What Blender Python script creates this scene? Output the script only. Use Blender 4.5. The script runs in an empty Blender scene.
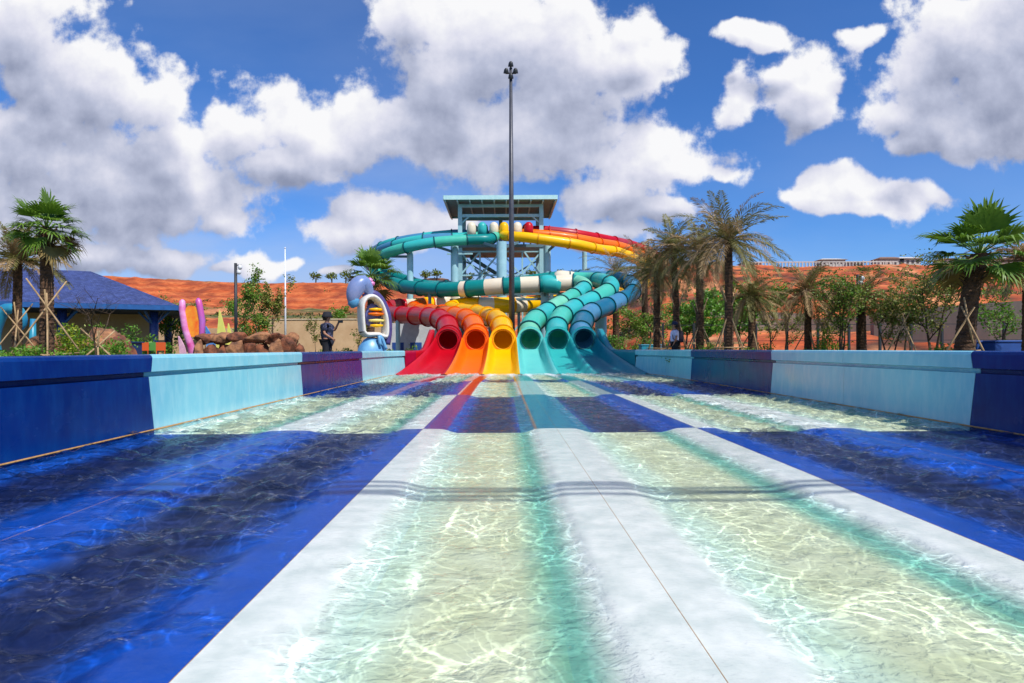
import bpy, bmesh, math, random
import numpy as np
from mathutils import Vector, Matrix, noise as mn
random.seed(7); np.random.seed(7)
scene = bpy.context.scene
col = scene.collection
R = math.radians
F = 600.0; VX = 503.0; HY = 349.0; CZ = 1.15; GZ = 0.45

def P(px, py, D):
    """measured direction in the photograph + distance -> place in the world"""
    return Vector(((px-VX)/F*D, D, (HY-py)/F*D+CZ))
def PX(px, D): return (px-VX)/F*D

# ------------------------------------------------------------------ materials
def lin(h):
    h = h.lstrip('#'); o = []
    for i in (0, 2, 4):
        c = int(h[i:i+2], 16)/255
        o.append(c/12.92 if c <= .04045 else ((c+.055)/1.055)**2.4)
    return tuple(o)+(1,)
MATS = {}
def newmat(name):
    m = bpy.data.materials.new(name); m.use_nodes = True
    nt = m.node_tree; nt.nodes.clear()
    out = nt.nodes.new('ShaderNodeOutputMaterial')
    return m, nt, out
def N(nt, t, **kw):
    n = nt.nodes.new(t)
    for k, v in kw.items():
        if k.startswith('i_'):
            n.inputs[k[2:].replace('_', ' ')].default_value = v
        else: setattr(n, k, v)
    return n
def mat(name, c1, c2=None, scale=3.0, rough=.5, rvar=0.0, bump=0.0, bscale=None, coat=0.0, metal=0.0, attr=None, spec=.5, trans=0, stretch=None, bdist=.02, lo=.35, hi=.65):
    if name in MATS: return MATS[name]
    m, nt, out = newmat(name)
    L = nt.links.new
    p = N(nt, 'ShaderNodeBsdfPrincipled')
    c1 = lin(c1) if isinstance(c1, str) else c1
    c2 = c1 if c2 is None else (lin(c2) if isinstance(c2, str) else c2)
    tc = N(nt, 'ShaderNodeTexCoord')
    vec = tc.outputs['Object']
    if stretch:
        mp = N(nt, 'ShaderNodeMapping'); mp.inputs['Scale'].default_value = stretch
        L(vec, mp.inputs['Vector']); vec = mp.outputs[0]
    nz = N(nt, 'ShaderNodeTexNoise'); nz.inputs['Scale'].default_value = scale; nz.inputs['Detail'].default_value = 6
    nz.inputs['Roughness'].default_value = .6
    L(vec, nz.inputs['Vector'])
    mr = N(nt, 'ShaderNodeMapRange'); mr.inputs['From Min'].default_value = lo; mr.inputs['From Max'].default_value = hi
    L(nz.outputs['Fac'], mr.inputs['Value'])
    mx = N(nt, 'ShaderNodeMix', data_type='RGBA')
    mx.inputs['A'].default_value = c1; mx.inputs['B'].default_value = c2
    L(mr.outputs[0], mx.inputs['Factor'])
    colout = mx.outputs['Result']
    if attr:
        at = N(nt, 'ShaderNodeAttribute', attribute_name=attr)
        m2 = N(nt, 'ShaderNodeMix', data_type='RGBA', blend_type='MULTIPLY'); m2.inputs['Factor'].default_value = 1
        L(at.outputs['Color'], m2.inputs['A']); L(colout, m2.inputs['B']); colout = m2.outputs['Result']
    L(colout, p.inputs['Base Color'])
    p.inputs['Roughness'].default_value = rough
    if rvar:
        r2 = N(nt, 'ShaderNodeMapRange'); r2.inputs['To Min'].default_value = max(0, rough-rvar); r2.inputs['To Max'].default_value = rough+rvar
        n2 = N(nt, 'ShaderNodeTexNoise'); n2.inputs['Scale'].default_value = scale*2.3; n2.inputs['Detail'].default_value = 4
        L(vec, n2.inputs['Vector']); L(n2.outputs['Fac'], r2.inputs['Value']); L(r2.outputs[0], p.inputs['Roughness'])
    p.inputs['Metallic'].default_value = metal
    p.inputs['Specular IOR Level'].default_value = spec
    p.inputs['Coat Weight'].default_value = coat
    p.inputs['Coat Roughness'].default_value = .08
    if bump:
        nb = N(nt, 'ShaderNodeTexNoise'); nb.inputs['Scale'].default_value = bscale or scale*4; nb.inputs['Detail'].default_value = 6
        L(vec, nb.inputs['Vector'])
        b = N(nt, 'ShaderNodeBump'); b.inputs['Strength'].default_value = bump; b.inputs['Distance'].default_value = bdist
        L(nb.outputs['Fac'], b.inputs['Height']); L(b.outputs[0], p.inputs['Normal'])
    sh = p.outputs[0]
    if trans:
        t = N(nt, 'ShaderNodeBsdfTranslucent'); L(colout, t.inputs['Color'])
        ms = N(nt, 'ShaderNodeMixShader'); ms.inputs[0].default_value = trans
        L(p.outputs[0], ms.inputs[1]); L(t.outputs[0], ms.inputs[2]); sh = ms.outputs[0]
    L(sh, out.inputs['Surface'])
    MATS[name] = m
    return m
def fib(name, a, b=None, rough=.36, trans=.10, coat=.06, spec=.3):   # fibreglass gelcoat, a little chalky, water marked and faintly translucent
    return mat(name, a, b, scale=.9, rough=rough, rvar=.12, coat=coat, spec=spec, bump=.05, bscale=1.5, bdist=.05, stretch=(1, 1, 1), lo=.3, hi=.75, trans=trans)

# ------------------------------------------------------------------ object helpers
def mesh_obj(name, verts, faces, mats, parent=None, midx=None, smooth=False, loc=None):
    me = bpy.data.meshes.new(name); me.from_pydata([tuple(v) for v in verts], [], faces)
    if not isinstance(mats, (list, tuple)): mats = [mats]
    for m in mats: me.materials.append(m)
    if midx is not None: me.polygons.foreach_set('material_index', midx)
    if smooth: me.polygons.foreach_set('use_smooth', [True]*len(me.polygons))
    me.update()
    o = bpy.data.objects.new(name, me); col.objects.link(o)
    if parent: o.parent = parent
    if loc is not None: o.location = loc
    return o
def tag(o, label=None, cat=None, group=None, kind=None):
    if label: o['label'] = label
    if cat: o['category'] = cat
    if group: o['group'] = group
    if kind: o['kind'] = kind
    return o
def thing(name, label, cat, loc=(0, 0, 0), rz=0, group=None):
    o = bpy.data.objects.new(name, None); col.objects.link(o); o.empty_display_size = .2
    o.location = loc; o.rotation_euler = (0, 0, rz)
    return tag(o, label, cat, group)
class MB:
    """mesh builder"""
    def __init__(s): s.v = []; s.f = []; s.m = []
    def add(s, vs, fs, m=0):
        b = len(s.v); s.v += [Vector(v) for v in vs]; s.f += [tuple(i+b for i in f) for f in fs]; s.m += [m]*len(fs); return s
    def box(s, c, size, rz=0, m=0, M=None):
        x, y, z = [d/2 for d in size]
        vs = [Vector((a*x, b*y, d*z)) for a in (-1, 1) for b in (-1, 1) for d in (-1, 1)]
        Rm = M if M is not None else Matrix.Rotation(rz, 3, 'Z')
        vs = [Rm @ v+Vector(c) for v in vs]
        return s.add(vs, [(0, 1, 3, 2), (4, 6, 7, 5), (0, 4, 5, 1), (2, 3, 7, 6), (0, 2, 6, 4), (1, 5, 7, 3)], m)
    def bar(s, a, b, w, h=None, m=0):
        a, b = Vector(a), Vector(b); d = b-a; h = h or w
        q = d.to_track_quat('Y', 'Z').to_matrix()
        return s.box((a+b)/2, (w, d.length, h), M=q, m=m)
    def tube(s, pts, rad, n=8, m=0, cap=True):
        pts = [Vector(p) for p in pts]; k = len(pts)
        rads = rad if isinstance(rad, (list, tuple)) else [rad]*k
        vs = []; up = None
        for i, p in enumerate(pts):
            t = (pts[min(i+1, k-1)]-pts[max(i-1, 0)]).normalized()
            if up is None:
                up = Vector((0, 0, 1)) if abs(t.z) < .9 else Vector((1, 0, 0))
            x = t.cross(up).normalized(); up = x.cross(t).normalized()
            for j in range(n):
                a = 2*math.pi*j/n
                vs.append(p+(x*math.cos(a)+up*math.sin(a))*rads[i])
        fs = [(i*n+j, i*n+(j+1) % n, (i+1)*n+(j+1) % n, (i+1)*n+j) for i in range(k-1) for j in range(n)]
        if cap: fs += [tuple(range(n-1, -1, -1)), tuple((k-1)*n+j for j in range(n))]
        return s.add(vs, fs, m)
    def lathe(s, prof, c=(0, 0, 0), n=16, m=0, sx=1, sy=1, M=None):
        vs = []
        for r, z in prof:
            for j in range(n):
                a = 2*math.pi*j/n; v = Vector((r*math.cos(a)*sx, r*math.sin(a)*sy, z))
                if M is not None: v = M @ v
                vs.append(v+Vector(c))
        k = len(prof)
        fs = [(i*n+j, i*n+(j+1) % n, (i+1)*n+(j+1) % n, (i+1)*n+j) for i in range(k-1) for j in range(n)]
        fs += [tuple(range(n-1, -1, -1)), tuple((k-1)*n+j for j in range(n))]
        return s.add(vs, fs, m)
    def build(s, name, mats, parent=None, smooth=False, bevel=0):
        o = mesh_obj(name, s.v, s.f, mats, parent, s.m, smooth)
        if bevel:
            b = o.modifiers.new('bevel', 'BEVEL'); b.width = bevel; b.segments = 2; b.limit_method = 'ANGLE'
        return o
def catmull(pts, step=.3):
    pts = [Vector(p) for p in pts]
    ext = [pts[0]*2-pts[1]]+pts+[pts[-1]*2-pts[-2]]
    out = []; zone = []
    for i in range(1, len(ext)-2):
        p0, p1, p2, p3 = ext[i-1:i+3]
        n = max(2, int((p2-p1).length/step))
        for k in range(n):
            t = k/n
            out.append(.5*((2*p1)+(-p0+p2)*t+(2*p0-5*p1+4*p2-p3)*t*t+(-p0+3*p1-3*p2+p3)*t**3)); zone.append(i-1+t)
    out.append(pts[-1]); zone.append(len(pts)-1)
    return out, zone
def copy_tree(o, parent=None):
    c = o.copy(); col.objects.link(c)
    if parent: c.parent = parent
    for ch in list(o.children): copy_tree(ch, c)
    return c

# ------------------------------------------------------------------ world: sky and cumulus clouds
SUN_EL = R(52); SUN_AZ = R(138)   # azimuth clockwise from +Y
sun_dir = Vector((math.sin(SUN_AZ)*math.cos(SUN_EL), math.cos(SUN_AZ)*math.cos(SUN_EL), math.sin(SUN_EL)))
CLOUDS = [ # px, py, rx, ry
 (20,25,58,62),(55,75,70,62),(105,85,62,58),(150,105,42,42),(35,150,80,66),(95,165,95,52),(150,170,50,66),(168,140,34,46),
 (60,212,105,34),(200,190,52,40),(215,222,42,18),(140,215,90,30),(250,130,50,42),(300,128,52,40),(290,165,60,26),(335,150,50,34),
 (415,20,46,44),(450,70,86,68),(520,35,85,60),(580,70,78,60),(385,125,60,42),(440,140,90,46),(540,130,95,60),(625,35,30,22),(645,65,30,26),
 (640,165,70,42),(690,172,62,26),(600,195,70,22),(730,178,30,14),
 (370,222,46,30),(412,226,52,26),(345,238,30,22),(450,222,30,18),(650,215,44,15),(600,232,50,12),
 (150,258,74,17),(95,255,50,16),(255,262,40,12),(212,268,20,9),(290,262,26,8),(340,272,20,6),
 (960,40,72,58),(1010,80,80,66),(1060,40,110,110),(930,95,66,50),(895,115,38,26),(985,140,46,26),(1030,120,60,40),(920,140,30,20),
 (800,85,46,38),(760,40,40,13),(738,100,18,26),(815,112,46,26),(855,38,22,10),(785,72,30,22),(730,35,16,8),
 (860,195,54,24),(905,198,50,22),(825,205,36,13),(935,192,30,16),(870,212,66,13),
 (-120,120,140,110),(-300,160,160,70),(1200,120,140,60),(1400,60,160,90),
 (200,-180,160,60),(480,-260,260,100),(800,-200,120,60),(100,-420,280,120),(640,-560,320,140),(1000,-420,220,110)]
w = bpy.data.worlds.new("World"); scene.world = w; w.use_nodes = True
nt = w.node_tree; nt.nodes.clear(); L = nt.links.new
def cloud_group():
    g = bpy.data.node_groups.new('cloud_density', 'ShaderNodeTree')
    g.interface.new_socket('UV', in_out='INPUT', socket_type='NodeSocketVector')
    g.interface.new_socket('Density', in_out='OUTPUT', socket_type='NodeSocketFloat')
    g.interface.new_socket('Body', in_out='OUTPUT', socket_type='NodeSocketFloat')
    gi = g.nodes.new('NodeGroupInput'); go = g.nodes.new('NodeGroupOutput'); K = g.links.new
    # warp
    nw = N(g, 'ShaderNodeTexNoise', noise_dimensions='2D'); nw.inputs['Scale'].default_value = 5; nw.inputs['Detail'].default_value = 3
    K(gi.outputs[0], nw.inputs['Vector'])
    sub = N(g, 'ShaderNodeVectorMath', operation='SUBTRACT'); sub.inputs[1].default_value = (.5, .5, .5); K(nw.outputs['Color'], sub.inputs[0])
    sc = N(g, 'ShaderNodeVectorMath', operation='MULTIPLY_ADD'); sc.inputs[1].default_value = (.10, .07, 0)
    K(sub.outputs[0], sc.inputs[0]); K(gi.outputs[0], sc.inputs[2])
    prev = None
    for (px, py, rx, ry) in CLOUDS:
        iu, iv = F/(rx*1.3), F/(ry*1.3); cu, cv = (px-VX)/F, (HY-py)/F
        ma = N(g, 'ShaderNodeVectorMath', operation='MULTIPLY_ADD')
        ma.inputs[1].default_value = (iu, iv, 0); ma.inputs[2].default_value = (-cu*iu, -cv*iv, 0); K(sc.outputs[0], ma.inputs[0])
        dt = N(g, 'ShaderNodeVectorMath', operation='LENGTH'); K(ma.outputs[0], dt.inputs[0])
        if prev is None: prev = dt.outputs['Value']
        else:
            mi = N(g, 'ShaderNodeMath', operation='SMOOTH_MIN'); K(prev, mi.inputs[0]); K(dt.outputs['Value'], mi.inputs[1]); mi.inputs[2].default_value = .22
            prev = mi.outputs[0]
    one = N(g, 'ShaderNodeMath', operation='SUBTRACT'); one.inputs[0].default_value = 1.0; K(prev, one.inputs[1])
    cl = N(g, 'ShaderNodeMath', operation='MAXIMUM'); cl.inputs[1].default_value = -1.2; K(one.outputs[0], cl.inputs[0])
    n1 = N(g, 'ShaderNodeTexNoise', noise_dimensions='2D'); n1.inputs['Scale'].default_value = 9; n1.inputs['Detail'].default_value = 10; n1.inputs['Roughness'].default_value = .60
    K(gi.outputs[0], n1.inputs['Vector'])
    v1 = N(g, 'ShaderNodeTexVoronoi', voronoi_dimensions='2D', feature='SMOOTH_F1'); v1.inputs['Scale'].default_value = 14; v1.inputs['Detail'].default_value = 2; v1.inputs['Roughness'].default_value = .5
    K(sc.outputs[0], v1.inputs['Vector'])
    a = N(g, 'ShaderNodeMath', operation='MULTIPLY_ADD'); a.inputs[1].default_value = 1.6; a.inputs[2].default_value = -.74; K(n1.outputs['Fac'], a.inputs[0])
    b = N(g, 'ShaderNodeMath', operation='MULTIPLY_ADD'); b.inputs[1].default_value = -.34; K(v1.outputs['Distance'], b.inputs[0]); K(a.outputs[0], b.inputs[2])
    s = N(g, 'ShaderNodeMath', operation='ADD'); K(cl.outputs[0], s.inputs[0]); K(b.outputs[0], s.inputs[1])
    K(s.outputs[0], go.inputs[0]); K(cl.outputs[0], go.inputs[1])
    return g
cg = cloud_group()
tc = N(nt, 'ShaderNodeTexCoord'); sx = N(nt, 'ShaderNodeSeparateXYZ'); L(tc.outputs['Generated'], sx.inputs[0])
ab = N(nt, 'ShaderNodeMath', operation='ABSOLUTE'); L(sx.outputs['Y'], ab.inputs[0])
mxy = N(nt, 'ShaderNodeMath', operation='MAXIMUM'); mxy.inputs[1].default_value = .18; L(ab.outputs[0], mxy.inputs[0])
du = N(nt, 'ShaderNodeMath', operation='DIVIDE'); L(sx.outputs['X'], du.inputs[0]); L(mxy.outputs[0], du.inputs[1])
dv = N(nt, 'ShaderNodeMath', operation='DIVIDE'); L(sx.outputs['Z'], dv.inputs[0]); L(mxy.outputs[0], dv.inputs[1])
cmb = N(nt, 'ShaderNodeCombineXYZ'); L(du.outputs[0], cmb.inputs[0]); L(dv.outputs[0], cmb.inputs[1])
def dens(off):
    ad = N(nt, 'ShaderNodeVectorMath', operation='ADD'); ad.inputs[1].default_value = off; L(cmb.outputs[0], ad.inputs[0])
    gn = N(nt, 'ShaderNodeGroup'); gn.node_tree = cg; L(ad.outputs[0], gn.inputs[0]); return gn.outputs[0], gn.outputs[1]
d0, _ = dens((0, 0, 0)); d1, _ = dens((.010, .022, 0)); _, d2 = dens((.015, .085, 0))
alpha = N(nt, 'ShaderNodeMapRange', interpolation_type='SMOOTHSTEP'); alpha.inputs['From Min'].default_value = -.07; alpha.inputs['From Max'].default_value = .25; L(d0, alpha.inputs['Value'])
s1 = N(nt, 'ShaderNodeMapRange'); s1.inputs['From Min'].default_value = -.1; s1.inputs['From Max'].default_value = .85; s1.clamp = True; L(d1, s1.inputs['Value'])
s2 = N(nt, 'ShaderNodeMapRange'); s2.inputs['From Min'].default_value = .05; s2.inputs['From Max'].default_value = .78; L(d2, s2.inputs['Value'])
df = N(nt, 'ShaderNodeMath', operation='SUBTRACT'); L(d1, df.inputs[0]); L(d0, df.inputs[1])   # relief towards the sun
sh1 = N(nt, 'ShaderNodeMath', operation='MULTIPLY'); L(s1.outputs[0], sh1.inputs[0]); sh1.inputs[1].default_value = .14
sh2 = N(nt, 'ShaderNodeMath', operation='MULTIPLY_ADD'); L(s2.outputs[0], sh2.inputs[0]); sh2.inputs[1].default_value = .66; L(sh1.outputs[0], sh2.inputs[2])
sh3 = N(nt, 'ShaderNodeMath', operation='MULTIPLY_ADD', use_clamp=True); L(df.outputs[0], sh3.inputs[0]); sh3.inputs[1].default_value = .34; L(sh2.outputs[0], sh3.inputs[2])
cr = N(nt, 'ShaderNodeValToRGB'); L(sh3.outputs[0], cr.inputs[0])
e = cr.color_ramp.elements; e[0].position = 0; e[0].color = (1.0, 1.0, 1.02, 1); e[1].position = 1; e[1].color = (.28, .32, .46, 1)
x = cr.color_ramp.elements.new(.3); x.color = (.78, .79, .91, 1); x = cr.color_ramp.elements.new(.62); x.color = (.52, .56, .72, 1)
sky = N(nt, 'ShaderNodeTexSky', sky_type='NISHITA', sun_disc=False, sun_elevation=SUN_EL, sun_rotation=SUN_AZ)
sky.air_density = 1.0; sky.dust_density = .3; sky.ozone_density = 2.5
hs = N(nt, 'ShaderNodeMix', data_type='RGBA', blend_type='MULTIPLY'); hs.inputs['Factor'].default_value = 1
L(sky.outputs[0], hs.inputs['A']); hs.inputs['B'].default_value = (.42, .80, 1.34, 1)
bgs = N(nt, 'ShaderNodeBackground'); bgs.inputs['Strength'].default_value = .112; L(hs.outputs['Result'], bgs.inputs['Color'])
bgc = N(nt, 'ShaderNodeBackground'); bgc.inputs['Strength'].default_value = .95; L(cr.outputs[0], bgc.inputs['Color'])
# thin veil of haze and cirrus low over the horizon
vn = N(nt, 'ShaderNodeTexNoise', noise_dimensions='2D'); vn.inputs['Scale'].default_value = 2.2; vn.inputs['Detail'].default_value = 6
vm = N(nt, 'ShaderNodeVectorMath', operation='MULTIPLY'); vm.inputs[1].default_value = (1, 2.6, 1); L(cmb.outputs[0], vm.inputs[0]); L(vm.outputs[0], vn.inputs['Vector'])
vr = N(nt, 'ShaderNodeMapRange', interpolation_type='SMOOTHSTEP'); vr.inputs['From Min'].default_value = .22; vr.inputs['From Max'].default_value = .75; L(vn.outputs['Fac'], vr.inputs['Value'])
vh = N(nt, 'ShaderNodeMapRange', interpolation_type='SMOOTHSTEP'); vh.inputs['From Min'].default_value = .02; vh.inputs['From Max'].default_value = .50; vh.inputs['To Min'].default_value = 1.0; vh.inputs['To Max'].default_value = .12; L(dv.outputs[0], vh.inputs['Value'])
vx = N(nt, 'ShaderNodeMapRange', interpolation_type='SMOOTHSTEP'); vx.inputs['From Min'].default_value = -.5; vx.inputs['From Max'].default_value = .45; vx.inputs['To Min'].default_value = .95; vx.inputs['To Max'].default_value = .25; L(du.outputs[0], vx.inputs['Value'])
va = N(nt, 'ShaderNodeMath', operation='MULTIPLY'); L(vr.outputs[0], va.inputs[0]); L(vh.outputs[0], va.inputs[1])
vb = N(nt, 'ShaderNodeMath', operation='MULTIPLY'); L(va.outputs[0], vb.inputs[0]); L(vx.outputs[0], vb.inputs[1])
bgv = N(nt, 'ShaderNodeBackground'); bgv.inputs['Color'].default_value = (.50, .60, .84, 1); bgv.inputs['Strength'].default_value = .95
mixv = N(nt, 'ShaderNodeMixShader'); L(vb.outputs[0], mixv.inputs[0]); L(bgs.outputs[0], mixv.inputs[1]); L(bgv.outputs[0], mixv.inputs[2])
mixw = N(nt, 'ShaderNodeMixShader'); L(alpha.outputs[0], mixw.inputs[0]); L(mixv.outputs[0], mixw.inputs[1]); L(bgc.outputs[0], mixw.inputs[2])
wo = N(nt, 'ShaderNodeOutputWorld'); L(mixw.outputs[0], wo.inputs['Surface'])

sd = bpy.data.lights.new('sun', 'SUN'); sd.energy = 4.8; sd.angle = R(.5); sd.color = (1, .955, .88)
so = bpy.data.objects.new('sun', sd); col.objects.link(so); so.rotation_euler = sun_dir.to_track_quat('Z', 'Y').to_euler()

cam_d = bpy.data.cameras.new('camera'); cam = bpy.data.objects.new('camera', cam_d); col.objects.link(cam); scene.camera = cam
cam_d.sensor_width = 36; cam_d.lens = F/1024*36; cam_d.clip_end = 5000; cam_d.clip_start = .05
cam_d.shift_x = (512-VX)/1024; cam_d.shift_y = (HY-341.5)/1024
cam.matrix_world = Matrix.Translation((0, 0, CZ)) @ Matrix.Rotation(R(90), 4, 'X') @ Matrix.Rotation(R(-.25), 4, 'Z')

# ------------------------------------------------------------------ common materials
M_navy = fib('navy_gelcoat', '#004090', '#002f78', trans=0, rough=.34, coat=.05, spec=.2); M_sky = fib('pale_blue_gelcoat', '#8ed2e6', '#7cc4de', trans=0)
def wallmat(name, a, b, c):
    m = mat(name, a, b, scale=.7, rough=(.24 if 'navy' in name else .20), rvar=.14, coat=0, spec=(.16 if 'navy' in name else .4), bump=.06, bscale=1.2, bdist=.06, lo=.3, hi=.75)
    nt = m.node_tree; L = nt.links.new; p = next(n for n in nt.nodes if n.type == 'BSDF_PRINCIPLED'); src = p.inputs['Base Color'].links[0].from_socket
    tc = N(nt, 'ShaderNodeTexCoord'); mp = N(nt, 'ShaderNodeMapping'); mp.inputs['Scale'].default_value = (1, 2.6, .7); L(tc.outputs['Object'], mp.inputs[0])
    nz = N(nt, 'ShaderNodeTexNoise'); nz.inputs['Scale'].default_value = 2.2; nz.inputs['Detail'].default_value = 7; nz.inputs['Roughness'].default_value = .65; L(mp.outputs[0], nz.inputs['Vector'])
    mr = N(nt, 'ShaderNodeMapRange'); mr.inputs['From Min'].default_value = .44; mr.inputs['From Max'].default_value = .76; mr.inputs['To Max'].default_value = .55; L(nz.outputs['Fac'], mr.inputs['Value'])
    sz = N(nt, 'ShaderNodeSeparateXYZ'); L(tc.outputs['Object'], sz.inputs[0])
    tz = N(nt, 'ShaderNodeMapRange', interpolation_type='SMOOTHSTEP'); tz.inputs['From Min'].default_value = .22; tz.inputs['From Max'].default_value = .02; tz.inputs['To Min'].default_value = 0; tz.inputs['To Max'].default_value = .35; L(sz.outputs['Z'], tz.inputs['Value'])
    ad = N(nt, 'ShaderNodeMath', operation='ADD', use_clamp=True); L(mr.outputs[0], ad.inputs[0]); L(tz.outputs[0], ad.inputs[1])
    mx = N(nt, 'ShaderNodeMix', data_type='RGBA'); L(ad.outputs[0], mx.inputs['Factor']); L(src, mx.inputs['A']); mx.inputs['B'].default_value = lin(c); L(mx.outputs['Result'], p.inputs['Base Color'])
    return m
W_navy = wallmat('weathered_navy_panel', '#002e78', '#002262', '#104888'); W_sky = wallmat('weathered_pale_blue_panel', '#8ccfdc', '#72bcd0', '#b4dce0')
M_white = fib('white_gelcoat', '#e6eeee', '#d6e4e4')
M_red = fib('red_gelcoat', '#cc0a22', '#b4061c'); M_org = fib('orange_gelcoat', '#fb7808', '#f06a04'); M_yel = fib('yellow_gelcoat', '#ffc802', '#f6b800')
M_sea = fib('seafoam_gelcoat', '#4fc4ae', '#3fb49e'); M_aqua = fib('aqua_gelcoat', '#3cbcb8', '#2eaaac'); M_teal = fib('teal_gelcoat', '#0f8f8c', '#0c807e')
M_deep = fib('deep_teal_gelcoat', '#146f8e', '#0f5f80'); M_cream = fib('cream_gelcoat', '#ece2cc', '#e0d2b6'); M_crim = fib('crimson_gelcoat', '#b0083c', '#980634')
M_lgreen = fib('light_green_gelcoat', '#7fd4b4', '#6cc6a4'); M_slate = fib('slate_blue_gelcoat', '#4d8fb4', '#3f80a8'); M_rose = fib('rose_gelcoat', '#b83c4a', '#a8323e')
M_flT = fib('flange_teal', '#07565e'); M_flR = fib('flange_red', '#b80c20'); M_flY = fib('flange_yellow', '#e09c00'); M_flO = fib('flange_orange', '#e05a04')
M_steel = mat('painted_steel', '#a4cdd6', '#93bfca', scale=1.5, rough=.45, bump=.1, bscale=6)
M_steelD = mat('grey_painted_steel', '#5f7f8a', '#54727e', rough=.5)
M_dark = mat('dark_metal', '#2c2f34', '#23262a', rough=.5); M_pole = mat('galvanised_pole', '#55565e', '#484a52', rough=.45, metal=.3)
M_wood = mat('weathered_timber_stake', '#b89a72', '#8e7450', scale=8, rough=.8, stretch=(1, 1, .2))
M_trunk = mat('palm_bark', '#6a4c34', '#33241a', scale=9, rough=.95, bump=.8, bscale=22, bdist=.05)
M_bark = mat('young_tree_bark', '#5c4a38', '#3a2e24', scale=12, rough=.95, bump=.5)
M_fan = mat('fan_palm_leaf', '#7c9c34', '#4c7420', scale=2, rough=.5, trans=.3)
M_fanD = mat('dried_fan_leaf', '#a08a50', '#6e5a30', scale=2, rough=.7, trans=.25)
M_date = mat('date_palm_leaf', '#948e54', '#66632f', scale=3, rough=.6, trans=.25)
M_dateB = mat('dry_date_palm_leaf', '#bc9f74', '#8a704c', scale=3, rough=.8, trans=.2)
M_leafA = mat('olive_leaf', '#8a9a3c', '#5e7228', scale=2, rough=.55, trans=.35)
M_leafB = mat('dry_olive_leaf', '#a8964e', '#7c7438', scale=2, rough=.6, trans=.3)
M_leafC = mat('bright_green_leaf', '#76a830', '#4a8020', scale=2, rough=.5, trans=.35)
M_leafY = mat('yellow_green_leaf', '#a8b02c', '#7a8e20', scale=2, rough=.5, trans=.35)
M_rock = mat('sculpted_rock', '#96583a', '#3e261c', scale=3.2, rough=.9, bump=.8, bscale=7, bdist=.08)
M_rockT = mat('tan_rock', '#b07a52', '#54382a', scale=3.2, rough=.9, bump=.8, bscale=7, bdist=.08)
M_tan = mat('tan_render', '#cfae86', '#c09c74', scale=1.2, rough=.9, bump=.1)

# ------------------------------------------------------------------ ground, hills
gm = mat('ground_soil', '#76705a', '#4e5a36', scale=.35, rough=.95, bump=.3)
hx0, hx1, hy0, hy1 = -5.32, 7.0, -4.0, 36.0
X = [-2500, hx0, hx1, 2500]; Y = [-600, hy0, hy1, 3500]
vs = [(x, y, GZ) for y in Y for x in X]; fs = []
for j in range(3):
    for i in range(3):
        if (i, j) != (1, 1): fs.append((j*4+i, j*4+i+1, (j+1)*4+i+1, (j+1)*4+i))
tag(mesh_obj('ground', vs, fs, gm), kind='structure')
mesh_pit = [(hx0, hy0, -.3), (hx1, hy0, -.3), (hx1, hy1, -.3), (hx0, hy1, -.3), (hx0, hy0, GZ), (hx1, hy0, GZ), (hx1, hy1, GZ), (hx0, hy1, GZ)]
tag(mesh_obj('pool_pit', mesh_pit, [(0, 1, 2, 3), (0, 4, 5, 1), (1, 5, 6, 2), (2, 6, 7, 3), (3, 7, 4, 0)], mat('concrete', '#9a958c', '#85817a', rough=.9)), kind='structure')

def interp(y, pts): return float(np.interp(y, [p[0] for p in pts], [p[1] for p in pts]))
PL = [(45, -.5), (70, .4), (84, 1.6), (96, 5.6), (106, 6.4), (150, 10.2), (166, 12.6), (172, 15.5), (176, 16.5), (184, 21.5), (196, 23.0), (260, 23.6), (400, 22)]
PR = [(45, -.2), (56, 2.4), (66, 2.9), (78, 4.2), (90, 5.6), (99, 9.6), (107, 10.2), (122, 12.5), (132, 16.5), (144, 17.6), (152, 20.4), (158, 20.9), (166, 24.0), (260, 24.6), (400, 23)]
def hill_h(x, y):
    u = x/max(y, 1)
    t = min(1, max(0, (u-.12)/.14)); t = t*t*(3-2*t)
    top = 1+.20*min(1, max(0, (-u-.42)/.42))
    yy = y+5*mn.noise(Vector((x*.03, y*.03, 1)))+2.0*mn.noise(Vector((x*.13, y*.11, 4)))
    l = interp(yy, PL)*top; r = interp(yy, PR)
    h = l*(1-t)+r*t
    h += .55*mn.noise(Vector((x*.22, y*.2, 2)))+.35*mn.noise(Vector((x*.6, y*.5, 7)))
    return h, t
xs = np.arange(-330, 331, 1.8); ys = np.concatenate([np.arange(46, 205, 1.25), np.arange(206, 420, 12)])
vs = []; cols = []
for y in ys:
    for xx in xs:
        h, t = hill_h(xx, y); vs.append((xx, y, h))
H = np.array(vs)[:, 2].reshape(len(ys), len(xs))
gy = np.gradient(H, ys, axis=0)
def lc(h): return np.array(lin(h)[:3])
O1, O2, O3, O4, G1, G2, BR = lc('#bc5222'), lc('#dc7c44'), lc('#8e3a20'), lc('#e8a874'), lc('#535e2c'), lc('#857c48'), lc('#5e3824')
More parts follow.
